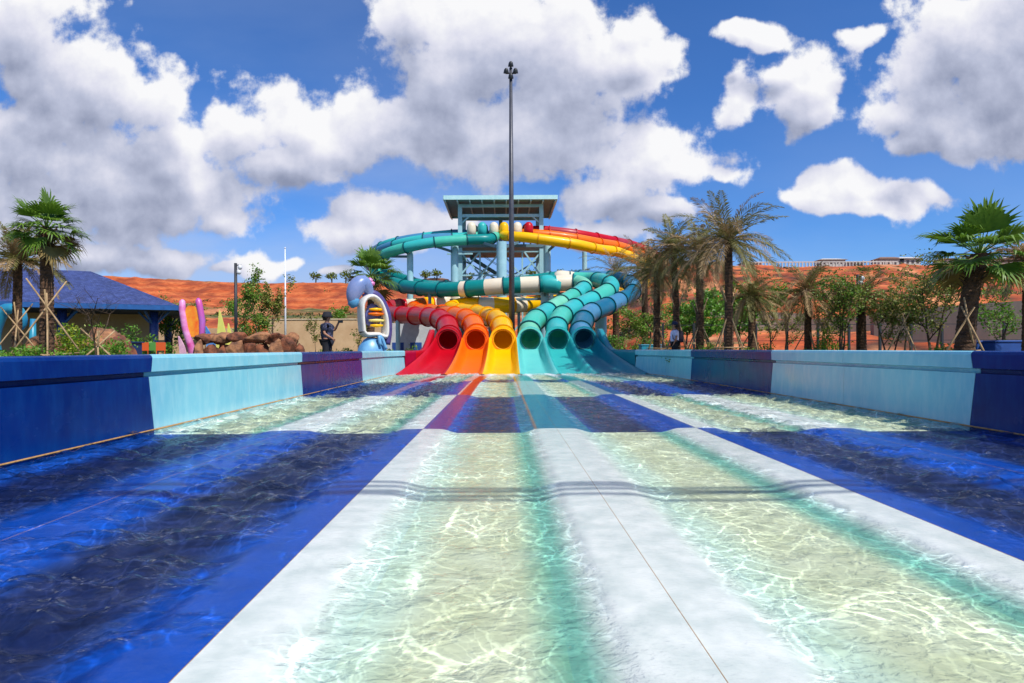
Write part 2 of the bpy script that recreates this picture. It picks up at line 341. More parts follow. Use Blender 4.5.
for j, y in enumerate(ys):
    for i, xx in enumerate(xs):
        u = xx/y; t = min(1, max(0, (u-.12)/.14))
        n = mn.fractal(Vector((xx*.05, y*.03, 3)), 1, 2, 4); n2 = mn.fractal(Vector((xx*.2, y*.2, 9)), 1, 2, 3); st = math.sin(H[j, i]*3.2+2*n)*.5+.5
        c = O1*(1-st)+O2*st
        if n2 > .12: c = c*.35+O3*.65
        if n < -.35: c = c*.4+O4*.6
        slope = abs(gy[j, i])
        if t < .5:
            if 106 < y < 170 and slope < .32: 
                g = min(1, max(0, .75+n*1.2)); c = c*(1-g)+(G1 if n2 < 0 else G2)*g
            elif y < 84: c = G1*.7+G2*.3
            if y > 190: c = c*.5+G2*.5
        else:
            if slope < .12 and n > .05: c = c*.4+G1*.6
            if n2 > .34: c = BR
            if n2 < -.42: c = c*.4+G1*.6
        cols.append(tuple(c)+(1,))
nx = len(xs)
fs = [(j*nx+i, j*nx+i+1, (j+1)*nx+i+1, (j+1)*nx+i) for j in range(len(ys)-1) for i in range(nx-1)]
hm = mat('red_earth', '#ffffff', '#c4b6a8', scale=1.1, rough=.95, attr='hcol', bump=.9, bscale=1.6, bdist=.4, stretch=(.5, 1, 2.5))
hill = tag(mesh_obj('hill', vs, fs, hm, smooth=True), kind='structure')
ca = hill.data.color_attributes.new('hcol', 'FLOAT_COLOR', 'POINT'); ca.data.foreach_set('color', np.array(cols, dtype=np.float32).ravel())

sb = MB(); rnd = random.Random(55)
while len(sb.f) < 16000:
    y = rnd.uniform(60, 190); u = rnd.uniform(-.85, .87); xx_ = u*y; d_ = mn.noise(Vector((xx_*.05, y*.05, 12)))
    if u < .12 and (y > 172 or (84 < y < 100)) and rnd.random() > .08: continue
    if d_ < rnd.uniform(-.2, .45): continue
    h_ = hill_h(xx_, y)[0]; sz_ = rnd.uniform(.25, .9)*(1 if y > 110 else .7)
    for q in range(rnd.randint(8, 18)):
        p = Vector((xx_+rnd.gauss(0, sz_*.8), y+rnd.gauss(0, sz_*.6), h_+abs(rnd.gauss(.1, sz_*.45)))); d = Vector((rnd.gauss(0, 1), rnd.gauss(0, 1), rnd.gauss(0, 1))).normalized(); e_ = d.cross(Vector((.3, 1, .2))).normalized(); l_ = rnd.uniform(.15, .4)
        sb.add([p, p+d*l_, p+d*l_+e_*l_*.7, p+e_*l_*.7], [(0, 1, 2, 3)], rnd.randint(0, 1))
tag(sb.build('scrub', [M_leafA, mat('dark_scrub', '#465228', '#2e3c1a', scale=1, rough=.8)]), 'low olive scrub scattered over the red hillside', 'scrub', kind='stuff')

# ------------------------------------------------------------------ pool: walls, floor, dividers, water
WL, WR, WT = -5.0, 6.68, 1.095
CR = [-3.06, -1.15, .76, 2.76, 4.72]                 # divider crests
MX = [-3.02, -1.5, 0.0, 1.5, 3.02, 4.46]              # slide mouths
ME = [-3.78, -2.26, -.75, .75, 2.26, 3.75, 5.22]      # chute edges at the mouths
BY = [8.6, 15.0, 21.4, 28.0]
def sm(t): t = min(1, max(0, t)); return t*t*(3-2*t)
def crest_x(k, y):
    t = sm((y-19)/14.0); return CR[k]*(1-t)+ME[k+1]*t
def zone(y):
    for i, b in enumerate(BY):
        if y < b: return i
    return 4
def outL(y): return WL+(ME[0]-WL)*sm((y-24.5)/8.5)
def outR(y): return WR+(ME[6]-WR)*sm((y-24.5)/8.5)
def lane_white(lane, y):      # lanes 0..5
    c = 2 <= lane <= 3; z = zone(y)
    return {0: c, 1: not c, 2: c, 3: (not c) or y > 23.2, 4: True}[z]
def wall(side, label):
    s = -1 if side == 'L' else 1; x0 = WL if side == 'L' else WR
    t = thing('pool_wall', label, 'wall', (x0, 0, 0))
    prof = [(0, -.28), (0, .03), (.03, .775), (.11, .785), (.11, .83), (.0, .85), (.012, 1.04), (.035, 1.08), (.07, WT), (.27, WT), (.30, WT-.03), (.30, -.28)]
    cuts = [(-3.9, 2.2, W_navy), (2.2, 5.4, W_navy), (5.4, 8.6, W_navy), (8.6, 11.8, W_sky), (11.8, 15.0, W_sky), (15.0, 18.2, W_navy), (18.2, 21.4, W_navy), (21.4, 24.7, W_sky), (24.7, 28.0, W_sky)]
    for (a, b, m) in cuts:
        mb = MB(); k = len(prof); vs = []
        a2, b2 = a+.005, b-.005
        n = 6
        for q in range(n+1):
            y = a2+(b2-a2)*q/n
            for (px, pz) in prof:
                # joints bow a little, as moulded panels do
                bow = .10*math.sin(min(1, max(0, pz/1.1))*math.pi)*(1 if q in (0, n) else 0)
                yy = y-bow if (q == 0 and a in BY) or (q == n and b in BY) else y
                vs.append((s*px+((outL(yy)-WL) if s < 0 else (outR(yy)-WR)), yy, pz))
        fs = [(q*k+i, q*k+i+1, (q+1)*k+i+1, (q+1)*k+i) for q in range(n) for i in range(k-1)]
        fs += [tuple(range(k)), tuple(n*k+i for i in range(k))]
        mb.add(vs, fs)
        o = mb.build('wall_panel', m, t)
        bm = bmesh.new(); bm.from_mesh(o.data); bmesh.ops.recalc_face_normals(bm, faces=bm.faces); bm.to_mesh(o.data); bm.free()
    mb = MB(); mb.tube([(s*-.004+((outL(y)-WL) if s < 0 else (outR(y)-WR)), y, .018) for y in np.arange(-3.8, 28, 1.0)], .013, 6)
    mb.build('sealant_bead', mat('orange_sealant', '#c99a5c', '#a87840', scale=20, rough=.7), t)
    return t
wall('L', 'left pool wall of navy and pale blue fibreglass panels, lit by the sun')
wall('R', 'right pool wall of shaded navy and light blue fibreglass panels, in front of the palms')

FZ = -.052
def basin_col(white, d):
    a = abs(d)
    if white:
        W_, T_, A_, B_ = lc('#f6f9f8'), lc('#7cbcac'), lc('#d4ebdf'), lc('#d9dfc4')
        if d < 0:  # left flank: shade and deeper water painted in as a teal band
            return W_ if a < .30 else (W_*(1-sm((a-.30)/.16))+T_*sm((a-.30)/.16) if a < .46 else T_*(1-sm((a-.50)/.22))+B_*sm((a-.50)/.22))
        return W_ if a < .24 else (W_*(1-sm((a-.24)/.3))+A_*sm((a-.24)/.3) if a < .54 else A_*(1-sm((a-.54)/.3))+B_*sm((a-.54)/.3))
    q = sm((a-.34)/.36); return lc('#0050c0')*(1-q)+lc('#021a56')*q
def floor_z(x, y): return FZ
ysf = list(np.arange(-3.9, 27.6, .15)); 
for b in BY[:3]: ysf += [b-.002, b+.002]
ysf += [23.198, 23.202]; ysf = sorted(ysf)
xsf = list(np.arange(WL, WR+.001, (WR-WL)/156))
colW, colE, colN, colT = lc('#c9dcc9'), lc('#d9ece6'), lc('#0c2c96'), lc('#56b8a4')
vs = []; cols = []
for y in ysf:
    edges = [WL]+[crest_x(k, y) for k in range(5)]+[WR]
    for xx in xsf:
        lane = min(5, max(0, int(np.searchsorted(edges, xx))-1))
        vs.append((xx, y, FZ+.0*xx))
        a, b = edges[lane], edges[lane+1]; s = (xx-a)/(b-a)
        dd = [xx-crest_x(k, y) for k in range(5)]; d = min(dd, key=abs)
        if lane == 0 and abs(xx-WL) < abs(d): d = xx-WL+.1
        if lane == 5 and abs(WR-xx) < abs(d): d = xx-WR-.1
        c = basin_col(lane_white(lane, y), d)
        cols.append(tuple(c)+(1,))
nx = len(xsf); fs = [(j*nx+i, j*nx+i+1, (j+1)*nx+i+1, (j+1)*nx+i) for j in range(len(ysf)-1) for i in range(nx-1)]
fl = tag(mesh_obj('pool_floor', vs, fs, mat('pool_floor_gelcoat', '#ffffff', '#e2e4d2', scale=2.5, rough=.5, attr='fcol', lo=.3, hi=.8)), kind='structure')
ca = fl.data.color_attributes.new('fcol', 'FLOAT_COLOR', 'POINT'); ca.data.foreach_set('color', np.array(cols, dtype=np.float32).ravel())

DIVH = [-.004, .011, .012, .011, -.002]
def div_z(k, dx):      # height of divider k at offset dx from its crest
    h = DIVH[k]; wl, wr = (.52, .52)
    a = abs(dx)/(wl if dx < 0 else wr)
    if a >= 1: return FZ-.001
    flat = .46
    if a < flat: return h-.004*(a/flat)**2
    q = (a-flat)/(1-flat); return (h-.004)*(1-sm(q))+FZ*sm(q)
z_top = zone
DL = ['outer left divider lane ridge, mostly under dark blue water', 'lane divider ridge with navy left half and white right half', 'wide white lane divider ridge running down the middle of the pool', 'lane divider ridge with white left half and navy right half', 'outer right divider lane ridge beside the shaded wall, white strip far off and blue nearer']
for k in range(5):
    offs = [-.52, -.49, -.45, -.41, -.37, -.33, -.29, -.26, -.22, -.15, -.08, -.002, .002, .08, .15, .2, .24, .28, .32, .36, .40, .44, .48, .52]
    vs = []; cc = []
    for y in ysf:
        cx = crest_x(k, y)
        for d in offs:
            z = div_z(k, d); vs.append((cx+d, y, z))
            lane = k if d < 0 else k+1
            c = basin_col(lane_white(lane, y), d)
            if k == 2 and z_top(y) == 1: c = c*.25+lc('#2f8aa0')*.75  # slide reflections painted into the divider colours, here and in the tints below
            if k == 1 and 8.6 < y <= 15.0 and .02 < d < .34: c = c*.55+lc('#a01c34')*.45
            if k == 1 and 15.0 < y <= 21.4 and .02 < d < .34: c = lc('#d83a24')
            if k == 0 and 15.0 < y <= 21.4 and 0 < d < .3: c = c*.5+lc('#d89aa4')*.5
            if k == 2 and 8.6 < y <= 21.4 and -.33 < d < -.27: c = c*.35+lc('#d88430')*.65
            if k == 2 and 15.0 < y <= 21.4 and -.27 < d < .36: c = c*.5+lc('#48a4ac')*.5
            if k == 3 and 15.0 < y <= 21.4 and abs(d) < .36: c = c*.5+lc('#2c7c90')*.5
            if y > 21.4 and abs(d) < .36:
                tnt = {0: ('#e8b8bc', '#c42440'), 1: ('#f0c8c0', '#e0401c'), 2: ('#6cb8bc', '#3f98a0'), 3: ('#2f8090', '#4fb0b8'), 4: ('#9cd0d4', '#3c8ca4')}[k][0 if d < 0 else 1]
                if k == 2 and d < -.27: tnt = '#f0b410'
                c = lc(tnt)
            cc.append(tuple(c)+(1,))
    n = len(offs); fs = [(j*n+i, j*n+i+1, (j+1)*n+i+1, (j+1)*n+i) for j in range(len(ysf)-1) for i in range(n-1)]
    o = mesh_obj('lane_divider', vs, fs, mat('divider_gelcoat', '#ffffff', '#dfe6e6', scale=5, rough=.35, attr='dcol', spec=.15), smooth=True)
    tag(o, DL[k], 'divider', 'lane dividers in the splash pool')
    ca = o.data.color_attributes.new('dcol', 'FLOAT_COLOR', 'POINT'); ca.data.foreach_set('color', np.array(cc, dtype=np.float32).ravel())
    # bead of sealant along the crest joint
    mb = MB(); mb.tube([(crest_x(k, y), y, DIVH[k]-.001) for y in np.arange(-3.8, 27.4, .6)], .0024, 5)
    mb.build('sealant_bead', MATS['orange_sealant'], o)

# water surface
yy = [-3.8]
while yy[-1] < 1.2: yy.append(yy[-1]+.05)
while yy[-1] < 27.8: yy.append(yy[-1]+.0062*yy[-1])
yy = np.array(yy); xx = np.linspace(WL+.001, WR-.001, 620)
Xg, Yg = np.meshgrid(xx, yy)
rs = np.random.RandomState(3)
Z = np.zeros_like(Xg)
for i in range(70):
    lam = math.exp(rs.uniform(math.log(.07), math.log(.9))); a = math.pi/2+rs.normal(0, .75); kx, ky = 2*math.pi/lam*math.cos(a), 2*math.pi/lam*math.sin(a)
    amp = .0042*lam**1.0*rs.uniform(.6, 1.3)
    ph = rs.uniform(0, 6.28); wv = np.sin(kx*Xg+ky*Yg+ph+1.3*np.sin(.9*Xg+.6*Yg+ph))
    Z += amp*(1-np.abs(wv))*2*(.7) if i % 2 else amp*wv
Z -= Z.mean()
ridge = np.full_like(Z, -1.0); nearr = np.full_like(Z, 9.0)
cresty = np.array([[crest_x(k, y) for k in range(5)] for y in yy])
tab_d = np.linspace(-.6, .6, 241)
for k in range(5):
    tz = np.array([div_z(k, d) for d in tab_d]); d = Xg-cresty[:, k][:, None]
    zz = np.interp(d, tab_d, tz); ridge = np.maximum(ridge, zz); nearr = np.minimum(nearr, np.abs(d))
fast = sum(np.sin(rs.uniform(25, 60)*Xg*math.cos(a)+rs.uniform(25, 60)*Yg*math.sin(a)+rs.uniform(0, 6)) for a in rs.uniform(0, 3.14, 8))/8
lane_amp = (.62+.38*((Xg < -1.15) | (Xg > 2.76))+.75*np.clip((Yg-7.5)/3, 0, 1)*((Xg >= -1.15) & (Xg <= 2.76)))*(1-.5*np.exp(-(nearr/.3)**2))
outer = ((Xg < -1.15) | (Xg > 2.76)).astype(float)
Zw = Z*lane_amp*(1+2.2*outer)

# smooth blend between film and pool
kf = .009; hmix = np.clip(.5+.5*(ridge+.005-Zw)/kf, 0, 1); Zf = Zw*(1-hmix)+(ridge+.005+.0013*fast)*hmix+kf*hmix*(1-hmix)
v = np.stack([Xg.ravel(), Yg.ravel(), Zf.ravel()], 1)
ny, nx = Xg.shape; idx = np.arange(ny*nx).reshape(ny, nx)
f = np.stack([idx[:-1, :-1].ravel(), idx[:-1, 1:].ravel(), idx[1:, 1:].ravel(), idx[1:, :-1].ravel()], 1)
me = bpy.data.meshes.new('water'); me.vertices.add(len(v)); me.vertices.foreach_set('co', v.astype(np.float32).ravel())
me.loops.add(f.size); me.loops.foreach_set('vertex_index', f.astype(np.int32).ravel()); me.polygons.add(len(f)); me.polygons.foreach_set('loop_start', np.arange(0, f.size, 4, dtype=np.int32))
me.polygons.foreach_set('use_smooth', np.ones(len(f), dtype=bool)); me.update(calc_edges=True); me.validate()
foam = .85*np.clip((Yg-23.0)/4.5, 0, .75)+.30*np.exp(-((nearr-.40)/.14)**2)*(outer < .5)+.12*np.exp(-((nearr-.2)/.2)**2)
filmw = np.clip(hmix, 0, 1)
at = me.color_attributes.new('wmask', 'FLOAT_COLOR', 'POINT'); at.data.foreach_set('color', np.stack([foam.ravel(), filmw.ravel(), outer.ravel(), np.ones(foam.size)], 1).astype(np.float32).ravel())
def water_mat():
    m, nt, out = newmat('pool_water'); L = nt.links.new
    tc = N(nt, 'ShaderNodeTexCoord'); at = N(nt, 'ShaderNodeAttribute', attribute_name='wmask'); sp = N(nt, 'ShaderNodeSeparateColor'); L(at.outputs['Color'], sp.inputs[0])
    # ripples
    mp = N(nt, 'ShaderNodeMapping'); mp.inputs['Scale'].default_value = (1, 1.5, 1); L(tc.outputs['Object'], mp.inputs[0])
    n1 = N(nt, 'ShaderNodeTexNoise'); n1.inputs['Scale'].default_value = 12; n1.inputs['Detail'].default_value = 5; n1.inputs['Distortion'].default_value = .9; L(mp.outputs[0], n1.inputs['Vector'])
    n2 = N(nt, 'ShaderNodeTexNoise'); n2.inputs['Scale'].default_value = 38; n2.inputs['Detail'].default_value = 4; n2.inputs['Distortion'].default_value = .8; L(mp.outputs[0], n2.inputs['Vector'])
    b1 = N(nt, 'ShaderNodeBump'); b1.inputs['Distance'].default_value = .017; bs = N(nt, 'ShaderNodeMapRange'); bs.inputs['To Min'].default_value = 1; bs.inputs['To Max'].default_value = .12; L(sp.outputs[1], bs.inputs['Value']); L(bs.outputs[0], b1.inputs['Strength']); L(n1.outputs['Fac'], b1.inputs['Height'])
    b2 = N(nt, 'ShaderNodeBump'); b2.inputs['Distance'].default_value = .004; L(n2.outputs['Fac'], b2.inputs['Height']); L(b1.outputs[0], b2.inputs['Normal'])
    st = N(nt, 'ShaderNodeMapRange'); st.inputs['To Min'].default_value = .35; st.inputs['To Max'].default_value = .75; L(sp.outputs[1], st.inputs['Value']); L(st.outputs[0], b2.inputs['Strength'])
    # caustic light painted into the water tint as a net of brighter filaments
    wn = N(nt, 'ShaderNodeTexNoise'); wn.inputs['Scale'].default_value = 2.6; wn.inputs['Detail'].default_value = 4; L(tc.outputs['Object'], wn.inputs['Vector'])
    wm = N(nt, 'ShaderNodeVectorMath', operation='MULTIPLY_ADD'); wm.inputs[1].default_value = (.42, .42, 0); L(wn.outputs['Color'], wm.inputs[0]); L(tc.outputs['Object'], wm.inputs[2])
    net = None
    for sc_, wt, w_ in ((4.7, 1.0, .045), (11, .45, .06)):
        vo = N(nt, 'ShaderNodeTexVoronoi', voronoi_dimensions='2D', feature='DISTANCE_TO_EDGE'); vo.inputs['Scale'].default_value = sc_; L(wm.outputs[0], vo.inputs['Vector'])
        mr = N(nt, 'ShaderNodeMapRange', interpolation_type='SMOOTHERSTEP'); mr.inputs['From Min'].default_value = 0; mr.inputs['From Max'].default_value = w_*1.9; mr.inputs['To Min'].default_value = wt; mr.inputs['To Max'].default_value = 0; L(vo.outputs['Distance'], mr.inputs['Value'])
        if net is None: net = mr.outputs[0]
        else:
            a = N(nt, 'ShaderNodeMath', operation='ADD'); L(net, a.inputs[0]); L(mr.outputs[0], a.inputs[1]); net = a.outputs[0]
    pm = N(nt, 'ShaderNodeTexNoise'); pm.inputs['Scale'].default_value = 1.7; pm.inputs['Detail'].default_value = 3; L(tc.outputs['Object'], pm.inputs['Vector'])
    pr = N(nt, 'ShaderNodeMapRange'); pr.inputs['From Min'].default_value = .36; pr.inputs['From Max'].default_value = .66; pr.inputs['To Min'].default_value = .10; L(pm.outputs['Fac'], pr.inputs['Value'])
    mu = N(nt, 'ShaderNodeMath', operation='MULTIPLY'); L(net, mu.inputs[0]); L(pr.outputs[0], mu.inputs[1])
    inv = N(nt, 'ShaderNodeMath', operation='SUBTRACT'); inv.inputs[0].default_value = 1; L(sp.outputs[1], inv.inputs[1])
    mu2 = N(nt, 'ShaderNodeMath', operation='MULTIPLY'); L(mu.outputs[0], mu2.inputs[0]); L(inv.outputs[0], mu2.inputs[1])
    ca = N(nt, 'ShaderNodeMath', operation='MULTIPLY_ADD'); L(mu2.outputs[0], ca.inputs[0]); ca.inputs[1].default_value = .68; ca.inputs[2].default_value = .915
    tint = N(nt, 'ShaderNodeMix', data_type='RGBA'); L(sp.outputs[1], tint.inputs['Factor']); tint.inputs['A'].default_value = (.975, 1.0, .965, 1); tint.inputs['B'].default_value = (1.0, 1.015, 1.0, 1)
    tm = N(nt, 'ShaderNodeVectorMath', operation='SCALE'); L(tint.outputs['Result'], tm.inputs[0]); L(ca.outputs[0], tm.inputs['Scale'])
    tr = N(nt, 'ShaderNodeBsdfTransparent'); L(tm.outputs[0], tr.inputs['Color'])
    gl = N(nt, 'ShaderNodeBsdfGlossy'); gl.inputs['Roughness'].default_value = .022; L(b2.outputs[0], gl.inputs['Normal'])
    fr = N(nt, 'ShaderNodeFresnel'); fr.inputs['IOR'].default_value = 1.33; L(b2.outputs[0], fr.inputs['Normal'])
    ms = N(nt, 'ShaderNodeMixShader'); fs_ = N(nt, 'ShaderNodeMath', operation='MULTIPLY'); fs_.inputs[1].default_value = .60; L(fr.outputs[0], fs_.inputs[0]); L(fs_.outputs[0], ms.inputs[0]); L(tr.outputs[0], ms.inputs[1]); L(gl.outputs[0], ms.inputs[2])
    # foam and bubbles
    fn = N(nt, 'ShaderNodeTexNoise'); fn.inputs['Scale'].default_value = 14; fn.inputs['Detail'].default_value = 8; fn.inputs['Roughness'].default_value = .75; L(mp.outputs[0], fn.inputs['Vector'])
    fa = N(nt, 'ShaderNodeMath', operation='MULTIPLY_ADD'); L(sp.outputs[0], fa.inputs[0]); fa.inputs[1].default_value = .42; L(fn.outputs['Fac'], fa.inputs[2])
    fm = N(nt, 'ShaderNodeMapRange', interpolation_type='SMOOTHSTEP'); fm.inputs['From Min'].default_value = .70; fm.inputs['From Max'].default_value = .90; fm.inputs['To Max'].default_value = .6; L(fa.outputs[0], fm.inputs['Value'])
    di = N(nt, 'ShaderNodeBsdfDiffuse'); di.inputs['Color'].default_value = (.82, .88, .88, 1); L(b2.outputs[0], di.inputs['Normal'])
    m2 = N(nt, 'ShaderNodeMixShader'); L(fm.outputs[0], m2.inputs[0]); L(ms.outputs[0], m2.inputs[1]); L(di.outputs[0], m2.inputs[2])
    L(m2.outputs[0], out.inputs['Surface'])
    return m
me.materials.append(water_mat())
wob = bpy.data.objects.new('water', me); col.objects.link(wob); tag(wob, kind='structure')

# ------------------------------------------------------------------ racer slides
# each: mouth index, palette, path from the tower down to the mouth, (px, py, D, zone)
def slide_paths():
    S = []
    S.append(dict(k=3, name='green', pts=[(495,228,64,'u'),(496,236,60,'u'),(489,239,58,'u'),(470,239.5,57.5,'u'),(435,242,57,'u'),(412,246,57,'u'),(391,251.5,58,'u'),(379,258,60,'u'),(374,267,62,'u'),(381,277,61,'t'),(400,285,57,'t'),(430,289,53,'t'),(462,289,51,'s'),(500,286,50,'s'),(535,284.5,50,'s'),(560,283.5,50,'s'),(577,283,50,'g'),(585,287,48.5,'g'),(580,293,46.5,'g'),(570,299,44.5,'g'),(553,309,41,'g'),(540,317,38.5,'g'),(532,324,36,'g'),(530,334,34.3,'g'),(530,340,33,'g')]))
    S.append(dict(k=4, name='aqua', pts=[(484,228,64,'u'),(483,235,62,'u'),(470,237,61,'v'),(440,238,60.5,'v'),(415,240.5,60.5,'v'),(393,245.5,61.5,'v'),(377,252,64,'v'),(370,260,67,'v'),(376,269,66,'t'),(396,277,62,'t'),(430,287,57,'t'),(470,288,54.5,'t'),(520,285,53,'c'),(562,280,52.5,'c'),(590,280,52,'a'),(606,282,49,'a'),(612,287,47.5,'a'),(606,293,45.5,'a'),(591,301,43,'a'),(572,310,40.5,'a'),(560,319,37.5,'a'),(558,331,34.8,'a'),(557.5,340,33,'a')]))
    S.append(dict(k=5, name='deep', pts=[(474,228,64,'v'),(472,234,63.5,'v'),(455,234,63.5,'v'),(428,236.5,63.5,'v'),(404,240,64,'v'),(386,244.5,65.5,'v'),(373,252,69,'v'),(368,262,72,'v'),(376,270,71,'t'),(400,278,67,'t'),(430,286,62,'t'),(500,285,57,'t'),(560,278,55.5,'d'),(606,278.5,53,'d'),(624,281,51,'d'),(634,287,49,'d'),(631,295,47,'d'),(618,302,45,'d'),(603,308.5,42,'d'),(588,315,39.5,'d'),(582,325,36.5,'d'),(583,334,34.4,'d'),(584.0,340,33,'d')]))
    S.append(dict(k=2, name='yellow', pts=[(504.5,228,64,'y'),(504,235,60,'y'),(512,236.5,58.5,'y'),(526,237.5,58,'y'),(549,240.5,58,'y'),(575.5,244.5,58.5,'y'),(598,249.5,60,'y'),(620,253,62,'y'),(640,262,65,'y'),(648,274,66,'y'),(642,286,64,'y'),(620,295,60,'w'),(585,299,57,'w'),(545,303,54,'w'),(510,305,52.0,'w'),(483,305,51.5,'w'),(464,304.5,51.5,'y'),(452,308,50.5,'y'),(458,311,48.5,'y'),(474,313,45.5,'y'),(489,316.5,42,'y'),(499,321,38.5,'y'),(503,328,35.8,'y'),(503,340,33,'y')]))
    S.append(dict(k=1, name='orange', pts=[(517,228,64,'o'),(517,233.5,62,'o'),(528,234,61,'o'),(550,235.5,61,'o'),(576,239,61.5,'o'),(600,243.5,63,'o'),(624,248,66,'o'),(646,258,70,'o'),(656,272,71,'o'),(648,284,69,'o'),(620,292,65,'o'),(580,300,61,'w'),(530,304,57,'w'),(480,305.5,56,'w'),(440,305,56,'w'),(424,304,55,'o'),(414,309,53,'o'),(422,311.5,50,'o'),(440,313,46,'o'),(458,316.5,42,'o'),(470,321,38.5,'o'),(475.5,329,35.8,'o'),(475.5,340,33,'o')]))
    S.append(dict(k=0, name='red', pts=[(527.4,228,64,'r'),(528,231,63.5,'r'),(542,230.5,64,'r'),(570,233.5,64,'r'),(591,237,65,'r'),(612,241,67,'r'),(637,247,71,'r'),(658,257,76,'r'),(668,270,77,'r'),(656,282,74,'r'),(620,290,70,'r'),(560,301,64,'w'),(500,304,61,'w'),(440,304.5,58,'w'),(406,305,58,'r'),(389,306,56,'r'),(382,310.5,53,'r'),(393,313.5,49,'r'),(411,315,45.5,'r'),(431,317,41.5,'r'),(444,321,38,'r'),(449,329,35.6,'r'),(447.8,340,33,'r')]))
    return S
PAL = {'u': [M_aqua, M_sea, M_teal, M_sea], 'v': [M_slate, M_aqua], 't': [M_teal, M_teal, M_teal], 's': [M_teal, M_cream], 'c': [M_teal, M_sea, M_cream], 'g': [M_sea, M_lgreen, M_aqua], 'a': [M_aqua, M_sea, M_aqua], 'd': [M_deep, M_slate],
       'y': [M_yel], 'o': [M_org], 'r': [M_red, M_rose, M_red], 'w': [M_yel, M_cream]}
FLM = {'green': M_flT, 'aqua': M_flT, 'deep': M_flT, 'yellow': M_flY, 'orange': M_flO, 'red': M_flR}
CHM = {'green': fib('pale_aqua_gelcoat', '#72d4cc', '#5cc8c4'), 'aqua': M_aqua, 'deep': fib('lagoon_gelcoat', '#1f93a0', '#177f90'), 'yellow': M_yel, 'orange': M_org, 'red': M_red}
LBL = {'green': 'seafoam green racing tube slide just right of the yellow one', 'aqua': 'aqua racing tube slide, second from the right of the six', 'deep': 'dark blue-teal racing tube slide, rightmost of the six',
       'yellow': 'bright yellow racing tube slide in the middle of the row', 'orange': 'orange racing tube slide between the red and the yellow ones', 'red': 'red racing tube slide, leftmost of the six'}
TR = .62
slides = {}
for S in slide_paths():
    k = S['k']; nm = S['name']
    pts = [P(*p[:3]) for p in S['pts']]; pts[-1] = Vector((MX[k], 33, 1.66)); pts[-2] = Vector((MX[k]+(pts[-2].x-MX[k])*.3, 34.6, 2.05))
    path, zn = catmull(pts, .3)
    t = thing('tube_slide', LBL[nm], 'water slide', (MX[k], 33, 0), group='six racing tube slides')
    base = Vector((MX[k], 33, 0)); n = 20
    vs = []; fs = []; mi = []; mats = []; s = 0; seg = []; fine = []
    rad = [TR if q < len(pts)*.55 else TR for q in zn]
    xl = None; frames = []
    for i, p in enumerate(path):
        tg = (path[min(i+1, len(path)-1)]-path[max(i-1, 0)]).normalized()
        x_ = tg.cross(Vector((0, 0, 1))).normalized(); u_ = x_.cross(tg).normalized(); frames.append((p, x_, u_, tg))
        r = TR*(1+.10*(zone is None)); 
        if S['pts'][min(int(zn[i]), len(S['pts'])-1)][3] in 'sw': r = TR*1.1
        if zn[i] < 9.5: r = .50+.12*sm((zn[i]-8)/1.5)
        for j in range(n):
            a = 2*math.pi*j/n; vs.append(p-base+(x_*math.cos(a)+u_*math.sin(a))*r)
        if i: s += (p-path[i-1]).length
        seg.append(int(s/2.9)); fine.append(int(s/1.45))
    for i in range(len(path)-1):
        z_ = S['pts'][min(int(zn[i]), len(S['pts'])-1)][3]; m = PAL[z_][(fine[i] if z_ in 'sw' else seg[i]) % len(PAL[z_])]
        if m not in mats: mats.append(m)
        q = mats.index(m)
        for j in range(n): fs.append((i*n+j, (i+1)*n+j, (i+1)*n+(j+1) % n, i*n+(j+1) % n)); mi.append(q)
    mesh_obj('tube', vs, fs, mats, t, mi, smooth=True)
    for i in range(1, len(path)-3):
        if seg[i] != seg[i-1]:
            p, x_, u_, tg = frames[i]; z_ = S['pts'][min(int(zn[i]), len(S['pts'])-1)][3]
            r = TR*(1.1 if z_ in 'sw' else 1)
            if zn[i] < 9.5: r = .50+.12*sm((zn[i]-8)/1.5)
            mb = MB(); vv = []; m_ = 24
            for (dr, dl) in ((.005, -.05), (.085, -.05), (.085, .05), (.005, .05)):
                for j in range(m_):
                    a = 2*math.pi*j/m_; vv.append(p-base+(x_*math.cos(a)+u_*math.sin(a))*(r+dr)+tg*dl)
            ff = [(a*m_+j, a*m_+(j+1) % m_, (a+1)*m_+(j+1) % m_, (a+1)*m_+j) for a in range(3) for j in range(m_)]
            mb.add(vv, ff).build('joint_flange', FLM[nm], t, smooth=False)
    # mouth hood: flared ring with square shoulders over the chute
    hw0, hw1 = MX[k]-ME[k], ME[k+1]-MX[k]
    m_ = 40; vv = []
    for ly, (kin) in ((0, 0), (0, 1), (.32, 2), (.75, 3)):
        for j in range(m_):
            a = 2*math.pi*j/m_-math.pi/2; c, sn = math.cos(a), math.sin(a)
            if kin == 0: x_, z_ = .53*c, .53*sn
            else:
                sc = .73 if kin == 1 else (.70 if kin == 2 else .60)
                x_, z_ = sc*c, sc*sn
                if sn < -.05 and kin < 3:
                    x_ = (hw1 if c > 0 else -hw0)*min(1, abs(c)*1.3+.0)*(1 if kin == 1 else .97); z_ = max(-.62, sn*.9)
            vv.append((x_, ly, 1.66+z_))
    ff = [(a*m_+j, a*m_+(j+1) % m_, (a+1)*m_+(j+1) % m_, (a+1)*m_+j) for a in range(3) for j in range(m_)]
    mesh_obj('mouth_hood', vv, ff, CHM[nm], t, smooth=False)
    mb = MB(); mb.tube([Vector((.535*math.cos(a), -.02, 1.66+.535*math.sin(a))) for a in [i*2*math.pi/32 for i in range(33)]], .035, 8, cap=False)
    mb.build('mouth_rim', FLM[nm], t, smooth=True)
    # run-out chute: open trough from the mouth down into the lane
    rows = 40; vs = []; fs = []; nn = 25
    y0, y1 = 33.0, 26.6
